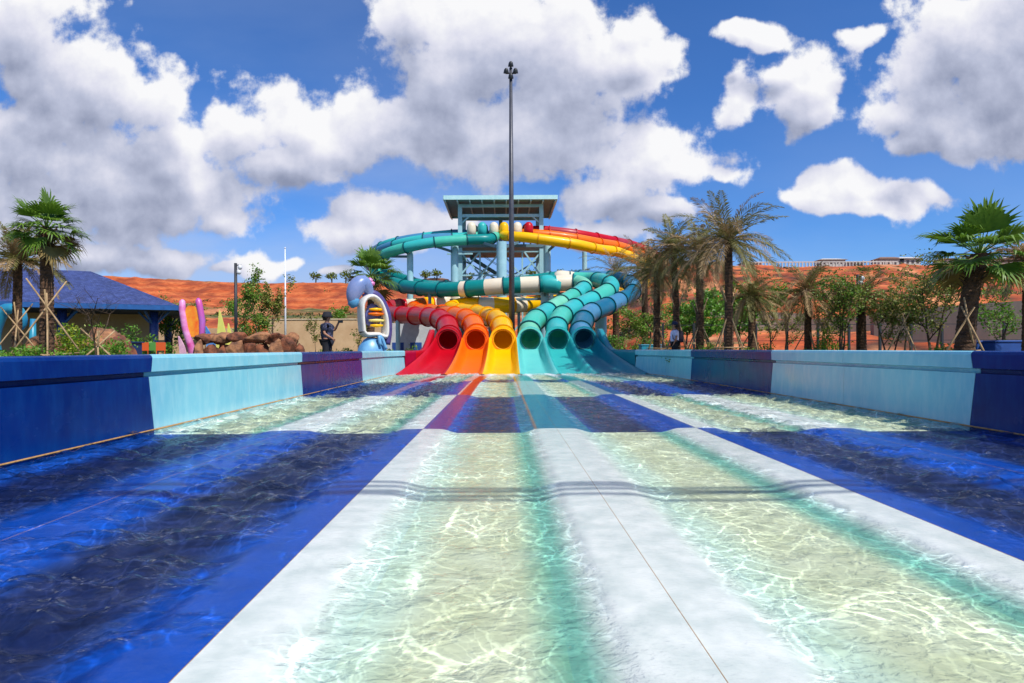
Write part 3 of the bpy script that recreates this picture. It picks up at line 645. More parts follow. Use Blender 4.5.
    for i in range(rows+1):
        t_ = i/rows; y = y0+(y1-y0)*t_
        q = t_; fz = 1.16*max(0, 1-q*1.05)**1.7-.02-.08*sm(q)
        eL = crest_x(k-1, y) if k > 0 else outL(y)+.02
        eR = crest_x(k, y) if k < 5 else outR(y)-.02
        hh = 1.74*max(0, 1-q)**1.2+.05-fz
        for j in range(nn):
            s_ = j/(nn-1); x_ = eL+(eR-eL)*s_; b = abs(2*s_-1)
            z = fz+hh*sm((b-.52)/.46)**1.2
            vs.append((x_-MX[k], y-33, z))
    fs = [(i*nn+j, i*nn+j+1, (i+1)*nn+j+1, (i+1)*nn+j) for i in range(rows) for j in range(nn-1)]
    mesh_obj('exit_chute', vs, fs, CHM[nm], t, smooth=True)
    if k in (0, 5):   # high outer side wall sweeping down to the pool wall
        sg = -1 if k == 0 else 1; W0 = WL if k == 0 else WR; E0 = ME[0] if k == 0 else ME[6]
        vs = []; rows = 30; cuts = 8; mi = []
        for i in range(rows+1):
            y = 33.3-(33.3-28.0)*i/rows; q = sm((33.0-y)/5.0)
            ex = outL(y) if k == 0 else outR(y)
            top = 2.25*(1-sm((33.2-y)/2.7))+WT*sm((33.2-y)/2.7)
            bot = -.2
            for c_ in range(cuts+1):
                s_ = c_/cuts; z = bot+(top-bot)*s_
                fzz = 1.14*(1-sm((33-y)/6.4*1.02))
                lean = .30*sm((z-fzz)/(max(.3, top-fzz)))*(1-q)
                vs.append((ex+sg*.02+sg*lean*0-MX[k], y-33, z))
            vs.append((ex+sg*.26-MX[k], y-33, top+.0)); vs.append((ex+sg*.28-MX[k], y-33, -.2))
        w_ = cuts+3
        fs = [(i*w_+j, i*w_+j+1, (i+1)*w_+j+1, (i+1)*w_+j) for i in range(rows) for j in range(w_-1)]
        mi = [(1 if (k == 0 and i > rows*.72) else 0) for i in range(rows) for j in range(w_-1)]
        mesh_obj('side_wall', vs, fs, [CHM[nm], M_crim if k == 0 else CHM[nm]], t, mi, smooth=True)
    hd = {'red': (444, 300, 53.5, .70, M_cream), 'orange': (458, 299.8, 53, .70, M_cream), 'yellow': (473, 299.8, 52.6, .74, M_cream), 'green': (545, 283.8, 50, .74, M_aqua), 'aqua': (560, 278.5, 52.5, .70, M_cream), 'deep': (578, 278, 55, .70, M_teal)}[nm]
    mb = MB(); mb.lathe([(hd[3]*.96, -1.3), (hd[3], -.9), (hd[3]*1.02, -.1), (hd[3]*.92, .22), (hd[3]*.66, .46), (hd[3]*.3, .58), (.03, .61)], P(*hd[:3])-base, 18, M=Matrix.Rotation(R(-20 if k < 3 else -84), 3, 'Y'))
    mb.build('elbow_hood', hd[4], t, smooth=True)
    # start hood at the tower
    p = pts[0]-base; mb = MB()
    mb.lathe([(.44, -.7), (.46, -.1), (.46, .25), (.38, .5), (.2, .66), (.05, .70)], p+Vector((0, -4.2, -.95)), 14)
    mb.build('start_hood', {'green': M_cream, 'orange': M_cream, 'deep': M_cream}.get(nm, CHM[nm]), t, smooth=True)
    slides[nm] = t

# ------------------------------------------------------------------ launch tower
T = thing('slide_tower', 'tall pale blue steel launch tower with flat roof behind the slides', 'tower', (0, 62, GZ))
def tw(mb, name, m, bevel=0): return mb.build(name, m, T, bevel=bevel)
def loc(px, py, D): return P(px, py, D)-Vector((0, 62, GZ))
zr = 16.15-GZ; 
mb = MB(); mb.box((-.2, 1.8, zr), (11.2, 8.6, .12)); tw(mb, 'roof', mat('roof_sheet', '#6a8f98', '#5e848e', rough=.7))
mb = MB()
for (a, b) in (((-5.84, -2.5), (5.44, -2.5)), ((-5.84, 6.1), (5.44, 6.1)), ((-5.84, -2.5), (-5.84, 6.1)), ((5.44, -2.5), (5.44, 6.1))):
    mb.bar((a[0], a[1], zr+.04), (b[0], b[1], zr+.04), .1, .42)
tw(mb, 'fascia', mat('pale_fascia', '#bfe6e8', '#aedade', rough=.45))
for i in range(10):
    mb = MB(); mb.bar((-5.7+i*1.22, -2.4, zr-.2), (-5.7+i*1.22, 6.0, zr-.2), .12, .26); tw(mb, 'rafter', M_steel)
for (x_, y_) in ((-4.3, -1.0), (3.95, -1.0), (-4.3, 5.2), (3.95, 5.2), (-.2, 5.2)):
    mb = MB(); mb.bar((x_, y_, 0), (x_, y_, zr-.3), .42, .42); tw(mb, 'post', M_steel)
for (y_, z_) in ((-1.0, zr-.45), (-1.0, zr-1.45), (5.2, zr-.45), (5.2, zr-1.9)):
    mb = MB(); mb.bar((-4.3, y_, z_), (3.95, y_, z_), .22, .3); tw(mb, 'cross_beam', M_steel)
for sx_ in (-1, 1):
    bx_ = -4.3 if sx_ < 0 else 3.95
    mb = MB(); mb.bar((bx_, -1.0, zr-2.35), (bx_-sx_*1.0, -1.0, zr-1.45), .14); tw(mb, 'brace', M_steel)
dz = 11.6-GZ
mb = MB(); mb.box((-.2, 2.2, dz), (9.2, 7.0, .3)); tw(mb, 'deck', M_steelD)
for z_ in (.45, .8, 1.15):
    mb = MB(); mb.bar((-4.8, 5.6, dz+z_), (4.4, 5.6, dz+z_), .06); mb.bar((-4.8, -1.2, dz+z_), (-4.8, 5.6, dz+z_), .06); mb.bar((4.4, -1.2, dz+z_), (4.4, 5.6, dz+z_), .06); tw(mb, 'rail', M_steelD)
for i in range(14):
    mb = MB(); mb.bar((-4.8+i*.708, 2.25, dz), (-4.8+i*.708, 2.25, dz+1.9 if i % 2 else dz+1.5), .16); tw(mb, 'railing_post', M_steelD)
# lattice under the deck
lat = [((-4.3, -1, 10.6), (3.95, -1, 10.6)), ((-4.3, -1, 5.8), (3.95, -1, 5.8)), ((-4.3, -1, 10.6), (-.2, -1, 5.8)), ((3.95, -1, 10.6), (-.2, -1, 5.8)), ((-4.3, -1, 5.8), (-.2, -1, 10.6)), ((3.95, -1, 5.8), (-.2, -1, 10.6)),
       ((-4.3, 5.2, 10.6), (3.95, 5.2, 5.8)), ((3.95, 5.2, 10.6), (-4.3, 5.2, 5.8)), ((-4.3, -1, 5.8), (-.2, -1, 1.0)), ((3.95, -1, 5.8), (-.2, -1, 1.0)), ((3.95, -1, 10.6), (3.95, 5.2, 5.8)), ((-4.3, -1, 10.6), (-4.3, 5.2, 5.8)), ((-4.3, 5.2, 10.6), (-4.3, -1, 5.8)), ((2.2, -1.0, 10.6), (3.95, -1, 8.0))]
lat += [((-4.3, -1, 8.2), (3.95, -1, 8.2)), ((-2.3, -1, 10.6), (-4.3, -1, 8.2)), ((-2.3, -1, 10.6), (-2.3, -1, 1)), ((2.0, -1, 10.6), (2.0, -1, 1)), ((-4.3, 5.2, 8.2), (3.95, 5.2, 8.2)), ((3.95, -1, 8.2), (.6, -1, 5.8)), ((-.2, -1, 8.2), (2, -1, 5.8)), ((-4.3, 2, 10.9), (-4.3, 2, 0)), ((3.95, 2, 10.9), (3.95, 2, 0)), ((-5.6, -1.6, 10.3), (-3, -1.6, 10.3)), ((3.95, -1, 5.8), (3.95, 5.2, 1)), ((-4.3, -1, 5.8), (-4.3, 5.2, 1))]
for a, b in lat: mb = MB(); mb.bar(a, b, .16); tw(mb, 'lattice_member', M_steel)
mb = MB()
for (a, b) in ((Vector((-4.2, 3.4, 3.2)), Vector((2.4, 3.4, 7.2))), (Vector((2.4, 4.6, 7.2)), Vector((-3.6, 4.6, 11.0))), (Vector((-5.4, 2.4, 0)), Vector((-2, 2.4, 3.4)))):
    n_ = 18
    for i in range(n_):
        p = a.lerp(b, (i+.5)/n_); mb.box(p, (abs(b.x-a.x)/n_*1.05, 1.1, .05))
    for dy in (-.55, .55):
        mb.bar(a+Vector((0, dy, -.1)), b+Vector((0, dy, -.1)), .07, .3); mb.bar(a+Vector((0, dy, .95)), b+Vector((0, dy, .95)), .05)
tw(mb, 'staircase', M_steelD)

def column(px, D, pytop, w, label, arms=()):
    x_ = PX(px, D); ztop = (HY-pytop)/F*D+CZ
    t = thing('support_column', label, 'column', (x_, D, GZ), group='round steel columns carrying the slides')
    mb = MB(); mb.tube([(0, 0, 0), (0, 0, ztop-GZ)], w/2, 20); mb.build('column', M_steel, t, smooth=False)
    mb = MB(); mb.lathe([(w*.8, 0), (w*.8, .06), (w*.52, .08), (w*.52, .2)], n=20); mb.build('base_plate', M_steelD, t)
    for (px2, py2, D2) in arms:
        q = P(px2, py2, D2); mb = MB(); mb.bar((0, 0, ztop-GZ-.6), q-Vector((x_, D, GZ)), .16, .22); mb.build('arm', M_steelD, t)
    return t
column(502, 56, 242, .95, 'thick pale blue column under the start of the green slide, centre', [(484, 243, 57.5), (520, 242, 58)])
column(455, 58.5, 246, .75, 'pale blue column at the left side of the tower', [(436, 246, 57)])
column(547.5, 59.5, 246, .72, 'pale blue column at the right side of the tower', [(556, 244.5, 58)])
column(410.5, 58, 250, .62, 'pale blue column under the left bend of the green slide', [(391, 256, 58)])
column(585, 62, 252, .5, 'slim column under the yellow slide, left of the palms', [])
column(398, 47, 318, .35, 'short column under the red slide bend', [])
column(601, 46, 308, .9, 'thick short column under the dark blue slide bend', [(615, 304, 48)])
column(545, 51, 291, .7, 'low column under the striped run of the green slide', [(545, 289, 50)])
column(470, 51.5, 293, .5, 'low column behind the red tube, under the teal run', [])
column(563, 46, 306, .45, 'low column between the green and aqua tubes', [])
for i, (px, D, s_) in enumerate(((498, 51.5, 1), (527, 51.5, 1), (440, 54.5, 1))):
    pass
# frame of dark beams beneath the striped run
tf = thing('support_frame', 'dark grey steel frame under the striped green and cream tube', 'frame', (0, 50, 0))
for (a, b) in (((425, 295.5, 54), (580, 293.5, 51)), ((450, 300, 52), (570, 299, 51.5))):
    mb = MB(); mb.bar(P(*a)-Vector((0, 50, 0)), P(*b)-Vector((0, 50, 0)), .14, .2); mb.build('beam', M_steelD, tf)
for px in (430, 462, 490, 519, 552, 572):
    x_ = PX(px, 52.5); mb = MB(); mb.bar((x_, 2.5, GZ), (x_, 2.5, P(px, 291, 52.5).z), .26); mb.build('post', M_steelD, tf)
# white and blue painted low wall behind the red slide
t = thing('screen_wall', 'low white wall with blue squares behind the red slide', 'wall', (PX(415, 52), 52, GZ))
mb = MB(); mb.box((0, 0, 1.5), (8, .2, 3.0)); mb.build('wall', mat('white_render', '#c8ccd0', '#b6bcc2', rough=.8), t)
for i in range(5):
    mb = MB(); mb.box((-3+i*1.55, -.11, .95), (1.0, .03, .7)); mb.build('blue_panel', mat('blue_paint', '#24509c', '#1d4488', rough=.6), t)

# ------------------------------------------------------------------ lamp posts, flagpole, cables
t = thing('floodlight_mast', 'very tall grey mast with four floodlights standing behind the slides', 'mast', (PX(512, 39), 39, GZ))
top = (HY-68)/F*39+CZ-GZ
mb = MB(); mb.tube([(0, 0, 0), (0, 0, top*.5), (0, 0, top)], [.21, .16, .10], 14); mb.build('pole', M_pole, t, smooth=True)
mb = MB(); mb.bar((-.34, 0, top-.35), (.34, 0, top-.35), .07); mb.bar((0, 0, top-.5), (0, 0, top+.3), .1); mb.build('crossarm', M_pole, t)
for (dx, dz_) in ((-.30, -.28), (.30, -.28), (0, .16), (0, -.62)):
    mb = MB(); mb.lathe([(.06, .2), (.13, .12), (.18, -.08), (.17, -.12)], (dx, -.12, top+dz_), 12, M=Matrix.Rotation(R(30), 3, 'X')); mb.build('floodlight', M_dark, t, smooth=True)
def camera_pole(px, D, pytop, label):
    h = (HY-pytop)/F*D+CZ-GZ; t = thing('lamp_post', label, 'pole', (PX(px, D), D, GZ))
    mb = MB(); mb.tube([(0, 0, 0), (0, 0, h)], [.085, .07], 10); mb.build('pole', M_dark, t, smooth=True)
    mb = MB(); mb.bar((0, 0, h-.1), (.28, 0, h-.1), .05); mb.build('arm', M_dark, t)
    for i in range(2):
        mb = MB(); mb.lathe([(.04, .12), (.10, .06), (.11, -.04), (.06, -.12)], (.22-.06*i, 0, h-.2-.24*i), 10); mb.build('camera_housing', mat('white_plastic', '#dcdfe2', rough=.4), t, smooth=True)
camera_pole(236, 30, 262, 'black camera pole standing behind the boulders on the left')
camera_pole(858, 30, 276, 'black lamp pole among the trees by the right fence')
t = thing('flagpole', 'slim white flagpole against the orange hill on the left', 'flagpole', (PX(285.5, 44), 44, GZ))
h = (HY-248)/F*44+CZ-GZ
mb = MB(); mb.tube([(0, 0, 0), (0, 0, h)], [.09, .035], 10); mb.build('pole', mat('white_paint', '#e4e6ea', rough=.4), t, smooth=True)
mb = MB(); mb.lathe([(.02, h), (.06, h+.04), (.06, h+.1), (.01, h+.14)], n=10); mb.build('finial', MATS['white_paint'], t)
# bundle of cables strung overhead (its shadow crosses the pool)
hz = 9.0; yc = 4.85+(hz)*sun_dir.y/sun_dir.z
t = thing('cable_line', 'bundle of black cables strung overhead across the pool between two posts', 'cables', (0, yc, 0))
for i, (dy, dz_) in enumerate(((0, 0), (.13, .02), (.24, -.02), (.38, .03))):
    pts = [(x_, dy+.05*math.sin(x_*.8+i*2), hz+dz_-.18*(1-(x_/14)**2)+.02*math.sin(x_*1.7+i)) for x_ in np.arange(-14, 14.1, .5)]
    mb = MB(); mb.tube(pts, .034, 6); mb.build('cable', M_dark, t)
for sx_ in (-14, 14):
    mb = MB(); mb.tube([(sx_, .15, GZ), (sx_, .15, hz+.4)], .09, 10); mb.build('post', M_dark, t)

# ------------------------------------------------------------------ plants
def rot_to(d): return Vector(d).to_track_quat('Z', 'Y').to_matrix()
def trunk_mesh(h, r0, r1, lean=(0, 0), seed=0, rough=.07):
    rnd = random.Random(seed); n = 16; rows = max(14, int(h/.055)); vs = []; fs = []
    for i in range(rows+1):
        t = i/rows; r = r0+(r1-r0)*t
        if i % 2: r *= 1+rough
        if t < .06: r *= 1.25-t*4
        for j in range(n):
            a = 2*math.pi*(j+.5*(i % 2))/n; rr = r*(1+rnd.uniform(-rough, rough)*.7)
            vs.append((rr*math.cos(a)+lean[0]*t*t, rr*math.sin(a)+lean[1]*t*t, h*t))
    fs = [(i*n+j, i*n+(j+1) % n, (i+1)*n+(j+1) % n, (i+1)*n+j) for i in range(rows) for j in range(n)]
    fs.append(tuple(rows*n+j for j in range(n)))
    return vs, fs
def date_crown(mb, c, L, nf, rnd, dry=.35, elmin=-35, elmax=80, wind=(.15, 0), lw=.042):
    for i in range(nf):
        az = i*2.39996+rnd.uniform(-.25, .25); q = i/nf
        el = R(elmax+(elmin-elmax)*q**.85+rnd.uniform(-8, 8)); ln = L*rnd.uniform(.8, 1.1)*(1-.15*(q < .15))
        m = 1 if (rnd.random() < dry or q > .86) else 0
        d = Vector((math.cos(az)*math.cos(el), math.sin(az)*math.cos(el), math.sin(el))); p = Vector(c); seg = 14; pts = [p.copy()]; ds = [d.copy()]
        droop = rnd.uniform(.04, .125)
        for s_ in range(seg):
            d = (d+Vector((wind[0]*.12, wind[1]*.12, -droop*(.5+1.4*s_/seg)))).normalized(); p = p+d*ln/seg; pts.append(p.copy()); ds.append(d.copy())
        mb.tube(pts, [max(.006, .026*(1-k/seg)) for k in range(seg+1)], 4, m=m, cap=False)
        nl = 46
        for k in range(3, nl):
            t = k/nl*seg; a = int(min(seg-1, t)); pp = pts[a].lerp(pts[a+1], t-a); dd = ds[a]
            side = dd.cross(Vector((0, 0, 1)))
            if side.length < .1: side = Vector((1, 0, 0))
            side.normalize(); upv = side.cross(dd).normalized()
            ll = L*.18*math.sin(min(1, .25+.75*k/nl*1.0)*math.pi)**.7*rnd.uniform(.8, 1.1)+.05
            for sg in (-1, 1):
                v = (dd*.85+side*sg*.7+upv*rnd.uniform(.0, .5)+Vector((0, 0, -.2))).normalized()
                tip = pp+v*ll+Vector((0, 0, -ll*rnd.uniform(.05, .3))); mid = pp+v*ll*.5; wv = dd*lw*.5
                mb.add([pp, mid-wv, tip, mid+wv], [(0, 1, 2, 3)], m)
def fan_crown(mb, c, L, nf, rnd, dry=.12, elmin=-40, elmax=85, fr=.60):
    for i in range(nf):
        az = i*2.39996+rnd.uniform(-.2, .2); q = i/nf; el = R(elmax+(elmin-elmax)*q**.8+rnd.uniform(-8, 8)); ln = L*rnd.uniform(.75, 1.05)
        m = 1 if ((rnd.random() < dry and q > .5) or q > .85) else 0
        d = Vector((math.cos(az)*math.cos(el), math.sin(az)*math.cos(el), math.sin(el))); p0 = Vector(c); p1 = p0+d*ln*.5+Vector((0, 0, -.03)); d = (d+Vector((rnd.gauss(0, .2), rnd.gauss(0, .2), -.2+rnd.gauss(0, .12)))).normalized()
        mb.tube([p0, (p0+p1)/2+Vector((0, 0, .02)), p1], [.022, .016, .012], 4, m=m, cap=False)
        side = d.cross(Vector((0, 0, 1)))
        if side.length < .15: side = Vector((math.sin(az), -math.cos(az), 0))
        side.normalize(); up = side.cross(d).normalized(); ns = 26; r = ln*fr
        for s_ in range(ns):
            a = R(-80+160*s_/(ns-1)); v = (d*math.cos(a)+side*math.sin(a)).normalized(); fold = .35*abs(math.sin(a))
            v = (v+up*fold*.5).normalized(); wv = v.cross(up).normalized()*r*.052; pl = up*(.02 if s_ % 2 else -.02)
            rr = r*rnd.uniform(.8, 1.12)*(1-.30*abs(a)/2)
            m1 = p1+v*rr*.5+pl; m2 = p1+v*rr*.74+pl-Vector((0, 0, rr*.02)); tip = p1+v*rr*.97-Vector((0, 0, rr*rnd.uniform(.02, .34)))+Vector((rnd.gauss(0, .03), rnd.gauss(0, .03), 0))
            mb.add([p1, m1-wv, m1+wv, m2-wv*.55, m2+wv*.55, tip], [(0, 1, 2), (1, 3, 4, 2), (3, 5, 4)], m)
def palm(kind, px, D, pycrown, L, r, label, seed, lean=(0, 0), dry=.3, nf=42, group=None, elmin=-40, elmax=82, bare=False):
    rnd = random.Random(seed); x_ = PX(px, D); h = (HY-pycrown)/F*D+CZ-GZ
    t = thing('palm_tree', label, 'palm tree', (x_, D, GZ), group=group)
    vs, fs = trunk_mesh(h, r, r*.78, lean, seed); o = mesh_obj('trunk', vs, fs, M_trunk, t)
    mb = MB(); c = (lean[0], lean[1], h-.02)
    if kind == 'date': date_crown(mb, c, L, nf, rnd, dry, elmin, min(elmax, 72)); ms = [M_date, M_dateB]
    else: fan_crown(mb, c, L, nf, rnd, dry, elmin, elmax); ms = [M_fan, M_fanD]
    mb.build('crown', ms, t)
    if kind == 'fan':     # skirt of cut leaf bases under the crown
        mb = MB()
        for i in range(46):
            a = i*2.4; z_ = h-.9+.85*i/46; rr = r*.8; d = Vector((math.cos(a), math.sin(a), .9)).normalized()
            p = Vector((c[0]*((z_/h)**2)+rr*math.cos(a), c[1]+rr*math.sin(a), z_)); mb.bar(p, p+d*.16, .05, .02)
        mb.build('leaf_bases', M_trunk, t)
    return t
def stakes(px, D, top, spread, label, seed=0, cross=True):
    rnd = random.Random(seed); x_ = PX(px, D)
    t = thing('tree_stakes', label, 'support stakes', (x_, D, GZ), group='timber props round the newly planted palms')
    n = 4 if cross else 3; feet = []
    for i in range(n):
        a = 2*math.pi*i/n+.6+rnd.uniform(-.1, .1); f_ = Vector((spread*math.cos(a), spread*math.sin(a), 0)); q = Vector((-.16*math.cos(a), -.16*math.sin(a), top*rnd.uniform(.9, 1.05)))
        if cross: q = f_+(q-f_)*1.22
        mb = MB(); mb.tube([f_, (f_+q)/2+Vector((rnd.uniform(-.02, .02), 0, 0)), q], [.025, .024, .02], 7); mb.build('stake', M_wood, t, smooth=True); feet.append(f_.lerp(q, .24 if cross else .3))
    for i in range(n):
        a, b = feet[i], feet[(i+1) % n]; d = (b-a).normalized()*.15
        mb = MB(); mb.tube([a-d, b+d], .022, 6); mb.build('crossbar', M_wood, t, smooth=True)
    return t
gR = 'date palms beyond the right wall'
palm('date', 729, 22.5, 241, 2.6, .165, 'tallest date palm beyond the right wall, its arching fronds highest of the group', 1, nf=44, dry=.3, group=gR, elmin=-30)
palm('date', 700, 25, 252, 2.3, .17, 'date palm immediately left of the tallest one, with a dense shaggy crown', 2, nf=42, dry=.4, group=gR)
palm('date', 677, 27, 248, 2.3, .16, 'date palm rising above the person in the white shirt', 3, nf=42, dry=.45, lean=(-.15, 0), group=gR)
palm('date', 657, 29, 272, 2.3, .18, 'shorter date palm just left of the person in the white shirt', 4, nf=42, dry=.45, group=gR)
palm('date', 645, 50, 270, 3.7, .28, 'bushy brownish date palm beside the dark blue slide bend', 5, nf=46, dry=.5, group=gR)
palm('date', 616, 57, 272, 4.0, .32, 'date palm standing behind the top of the blue slide bend, leftmost of the palms', 6, nf=44, dry=.5, group=gR)
palm('date', 752, 24.5, 297, 1.6, .16, 'small date palm right of the tallest palm', 7, nf=38, dry=.3, group=gR)
palm('date', 808, 25, 292, 1.9, .15, 'small date palm standing alone by the fence, in front of the red slope', 8, nf=40, dry=.3, group=gR)
palm('date', 862, 24, 300, 1.9, .17, 'stout short palm with a scruffy crown in front of the grey retaining wall', 9, nf=40, dry=.35, group=gR, elmin=-20)
palm('date', 1030, 18, 262, 1.7, .2, 'brownish palm cut off by the right edge of the picture', 12, nf=40, dry=.6, group=gR)
palm('fan', 964, 16, 256, 1.6, .235, 'big fan palm with thick dark leaning trunk near the right edge', 10, lean=(.42, 0), nf=28, dry=.12, elmin=-42, elmax=88)
palm('fan', 47, 17, 226, 1.2, .18, 'tall fan palm with thick trunk in front of the blue roof', 11, nf=28, dry=.25, elmin=-60)
palm('date', 17, 20, 258, 1.9, .15, 'feathery palm at the left edge, left of the tall fan palm', 13, nf=44, dry=.25, elmin=-20, lean=(.05, 0))
palm('fan', 371, 31, 275, 1.75, .2, 'fan palm standing behind the lilac and blue sculpture', 14, nf=26, dry=.1, elmin=-50)
stakes(729, 22.5, 2.4, .95, 'timber props around the tallest date palm on the right', 1)
stakes(700, 25, 2.2, 1.0, 'timber props around the dense palm left of the tallest', 2)
stakes(677, 27, 2.6, .8, 'thin timber props behind the person in the white shirt', 3)
stakes(657, 29, 2.4, .9, 'timber props around the shorter palm left of the person in white', 4)
stakes(645, 50, 3.2, 1.6, 'timber props around the bushy palm beside the blue slide', 5)
stakes(47, 16.6, 2.15, 1.15, 'long crossed timber props in front of the tall fan palm on the left', 6)
stakes(17, 19.6, 1.9, 1.0, 'timber props around the feathery palm at the left edge', 7)
stakes(967, 15.6, 1.9, .75, 'timber props leaning on the big fan palm at the right', 8, False)
stakes(98, 15.5, 1.1, .8, 'short crossed timber props around the bare sapling on the left', 9)
stakes(905, 21, 1.9, .8, 'timber props in front of the right-hand olive trees', 10, False)
stakes(808, 25, 2.0, .8, 'timber props around the lone small palm by the fence', 11, False)
stakes(752, 24.5, 1.9, .8, 'timber props around the small palm right of the tallest', 12, False)

def young_tree(px, D, pytop, spread, label, seed, leaf=(0, 0, 1), nleaf=1500, mats=None, base=None, group=None, ls=.075, name='young_tree', multi=1, low=.3, bare=False, z0=GZ):
    rnd = random.Random(seed); h = (HY-pytop)/F*D+CZ-z0; t = thing(name, label, 'tree', (PX(px, D), D, z0), group=group)
    mb = MB(); tips = []
    def br(p, d, ln, r, lv):
        n = 5; pts = [p]; q = p
        for i in range(n):
            d = (d+Vector((rnd.gauss(0, .11), rnd.gauss(0, .11), .05))).normalized(); q = q+d*ln/n; pts.append(q)
            if lv >= 1: tips.append((q, lv))
        mb.tube(pts, [r*(1-.6*i/n) for i in range(n+1)], 6 if lv < 2 else 4, cap=False)
        if lv < 3:
            for i in range(5 if lv == 0 else 4):
                k = pts[rnd.randint(2 if lv == 0 else 1, n)]; a = rnd.uniform(0, 6.28); e_ = rnd.uniform(.25, 1.0)
                br(k, Vector((math.cos(a)*math.cos(e_)*1.0, math.sin(a)*math.cos(e_), math.sin(e_))), ln*rnd.uniform(.38, .6), r*.5, lv+1)
    for m_ in range(multi):
        a = rnd.uniform(0, 6.28); br(Vector((0, 0, 0)), Vector((.28*math.cos(a)*(multi > 1), .28*math.sin(a)*(multi > 1), 1)).normalized(), h*.62, (.02+h*.008)*(.45 if bare else 1), 0)
    # scale branches sideways to the spread
    mx_ = max(max(abs(v.x) for v in mb.v), .01); mz = max(v.z for v in mb.v); sx_ = spread/mx_; sz = h/mz*.98
    for v in mb.v: v.x *= sx_ if v.z > h*.2 else 1; v.y *= sx_ if v.z > h*.2 else 1; v.z *= sz
    mb.build('trunk', M_bark, t)
    if not bare:
        lb = MB(); tips2 = [Vector((p.x*sx_, p.y*sx_, p.z*sz)) for p, lv in tips if p.z*sz > h*low]
        clump = [rnd.choice(tips2) for _ in range(max(6, len(tips2)//3))]
        for i in range(int(nleaf*1.6)):
            p = rnd.choice(clump if rnd.random() < .7 else tips2)+Vector((rnd.gauss(0, spread*.09), rnd.gauss(0, spread*.09), rnd.gauss(0, h*.028)))
            d = Vector((rnd.gauss(0, 1), rnd.gauss(0, 1), rnd.gauss(-.2, .7))).normalized(); s_ = d.cross(Vector((rnd.gauss(0, 1), rnd.gauss(0, 1), rnd.gauss(0, 1)))).normalized()
            l_ = ls*1.25*rnd.uniform(.7, 1.4); lb.add([p, p+d*l_*.5+s_*l_*.28, p+d*l_, p+d*l_*.5-s_*l_*.28], [(0, 1, 2, 3)], 0 if rnd.random() < .65 else 1)
        lb.build('crown', mats or [M_leafA, M_leafB], t)
    return t
gT = 'young trees along the right fence'
young_tree(840, 23, 272, 1.3, 'sparse olive tree with forked trunk by the right fence', 21, group=gT, multi=3, mats=[M_leafA, M_leafC])
young_tree(822, 27, 290, 1.1, 'thin half-bare tree right of the lone small palm', 22, group=gT, nleaf=600, mats=[M_leafB, M_leafA])
young_tree(888, 22, 286, 1.2, 'young olive-leaved tree with narrow crown, left of the two by the grey wall', 23, group=gT, multi=2)
young_tree(904, 26, 268, 1.2, 'slender tree whose thin top rises above the red hill', 24, group=gT, nleaf=700, mats=[M_leafB, M_leafC])
young_tree(932, 21, 250, 1.35, 'taller olive-leaved tree immediately left of the big fan palm', 25, group=gT, nleaf=2200, multi=2, mats=[M_leafA, M_leafB])
young_tree(1004, 21, 285, 1.3, 'small green tree right of the big fan palm', 26, group=gT, nleaf=900, mats=[M_leafC, M_leafA])
young_tree(785, 30, 300, 1.1, 'small scrubby tree left of the lone small palm', 27, group=gT, nleaf=500, mats=[M_leafA, M_leafB])
young_tree(770, 31, 296, 1.0, 'thin scrubby tree right of the palms', 28, group=gT, nleaf=500)
young_tree(716, 33, 285, 2.0, 'dense green tree filling the gap behind the tallest palms', 29, group=gT, nleaf=2600, mats=[M_leafC, M_fan], ls=.13)
young_tree(740, 36, 282, 2.0, 'green leafy tree behind and right of the tallest palm', 30, group=gT, nleaf=2400, mats=[M_leafC, M_fan], ls=.13)
young_tree(685, 38, 300, 1.8, 'green leafy tree behind the person in the white shirt', 31, group=gT, nleaf=1800, mats=[M_leafC, M_leafA], ls=.13)
young_tree(648, 42, 305, 2.2, 'shrubby green tree behind the blue slide bend', 32, group=gT, nleaf=1600, mats=[M_leafA, M_leafC], ls=.13)
gl_ = 'young trees beyond the boulders'
young_tree(255, 36, 263, 1.3, 'tallest of the thin trees right of the camera pole, with an airy crown', 41, group=gl_, nleaf=1700, mats=[M_leafA, M_leafC], ls=.11)
young_tree(271, 38, 272, 1.2, 'airy tree nearest the white flagpole', 42, group=gl_, nleaf=1500, ls=.11)
young_tree(243, 40, 290, 1.3, 'shorter leafy tree close behind the camera pole', 43, group=gl_, nleaf=1200, mats=[M_leafC, M_leafA], ls=.11)
young_tree(207, 48, 300, 1.2, 'small dark tree right of the pink and orange sculpture', 44, group=gl_, nleaf=900, ls=.13)
young_tree(172, 44, 306, 1.6, 'low green tree behind the pavilion corner posts', 45, group=gl_, nleaf=1100, mats=[M_leafC, M_leafA], ls=.13)
young_tree(190, 70, 292, 2.8, 'rounded grey-green tree on the far field', 46, group=gl_, nleaf=1400, ls=.2)
young_tree(316, 40, 314, .7, 'thin sapling beside the person with the bucket hat', 47, group=gl_, nleaf=300, ls=.09)
young_tree(357, 37, 312, .8, 'sapling with sparse leaves left of the lilac sculpture', 48, group=gl_, nleaf=420, ls=.1)
young_tree(98, 15.5, 285, .8, 'bare leafless sapling in front of the pavilion', 49, group=None, bare=True)
young_tree(338, 95, 305, 2.5, 'low dark bush on the green field', 50, group=gl_, nleaf=900, mats=[M_leafC, M_fan], ls=.3, low=.1)
young_tree(412, 62, 316, 2.5, 'low bush behind the red tube bend', 51, group=gl_, nleaf=900, mats=[M_leafA, M_leafC], ls=.22, low=.05)

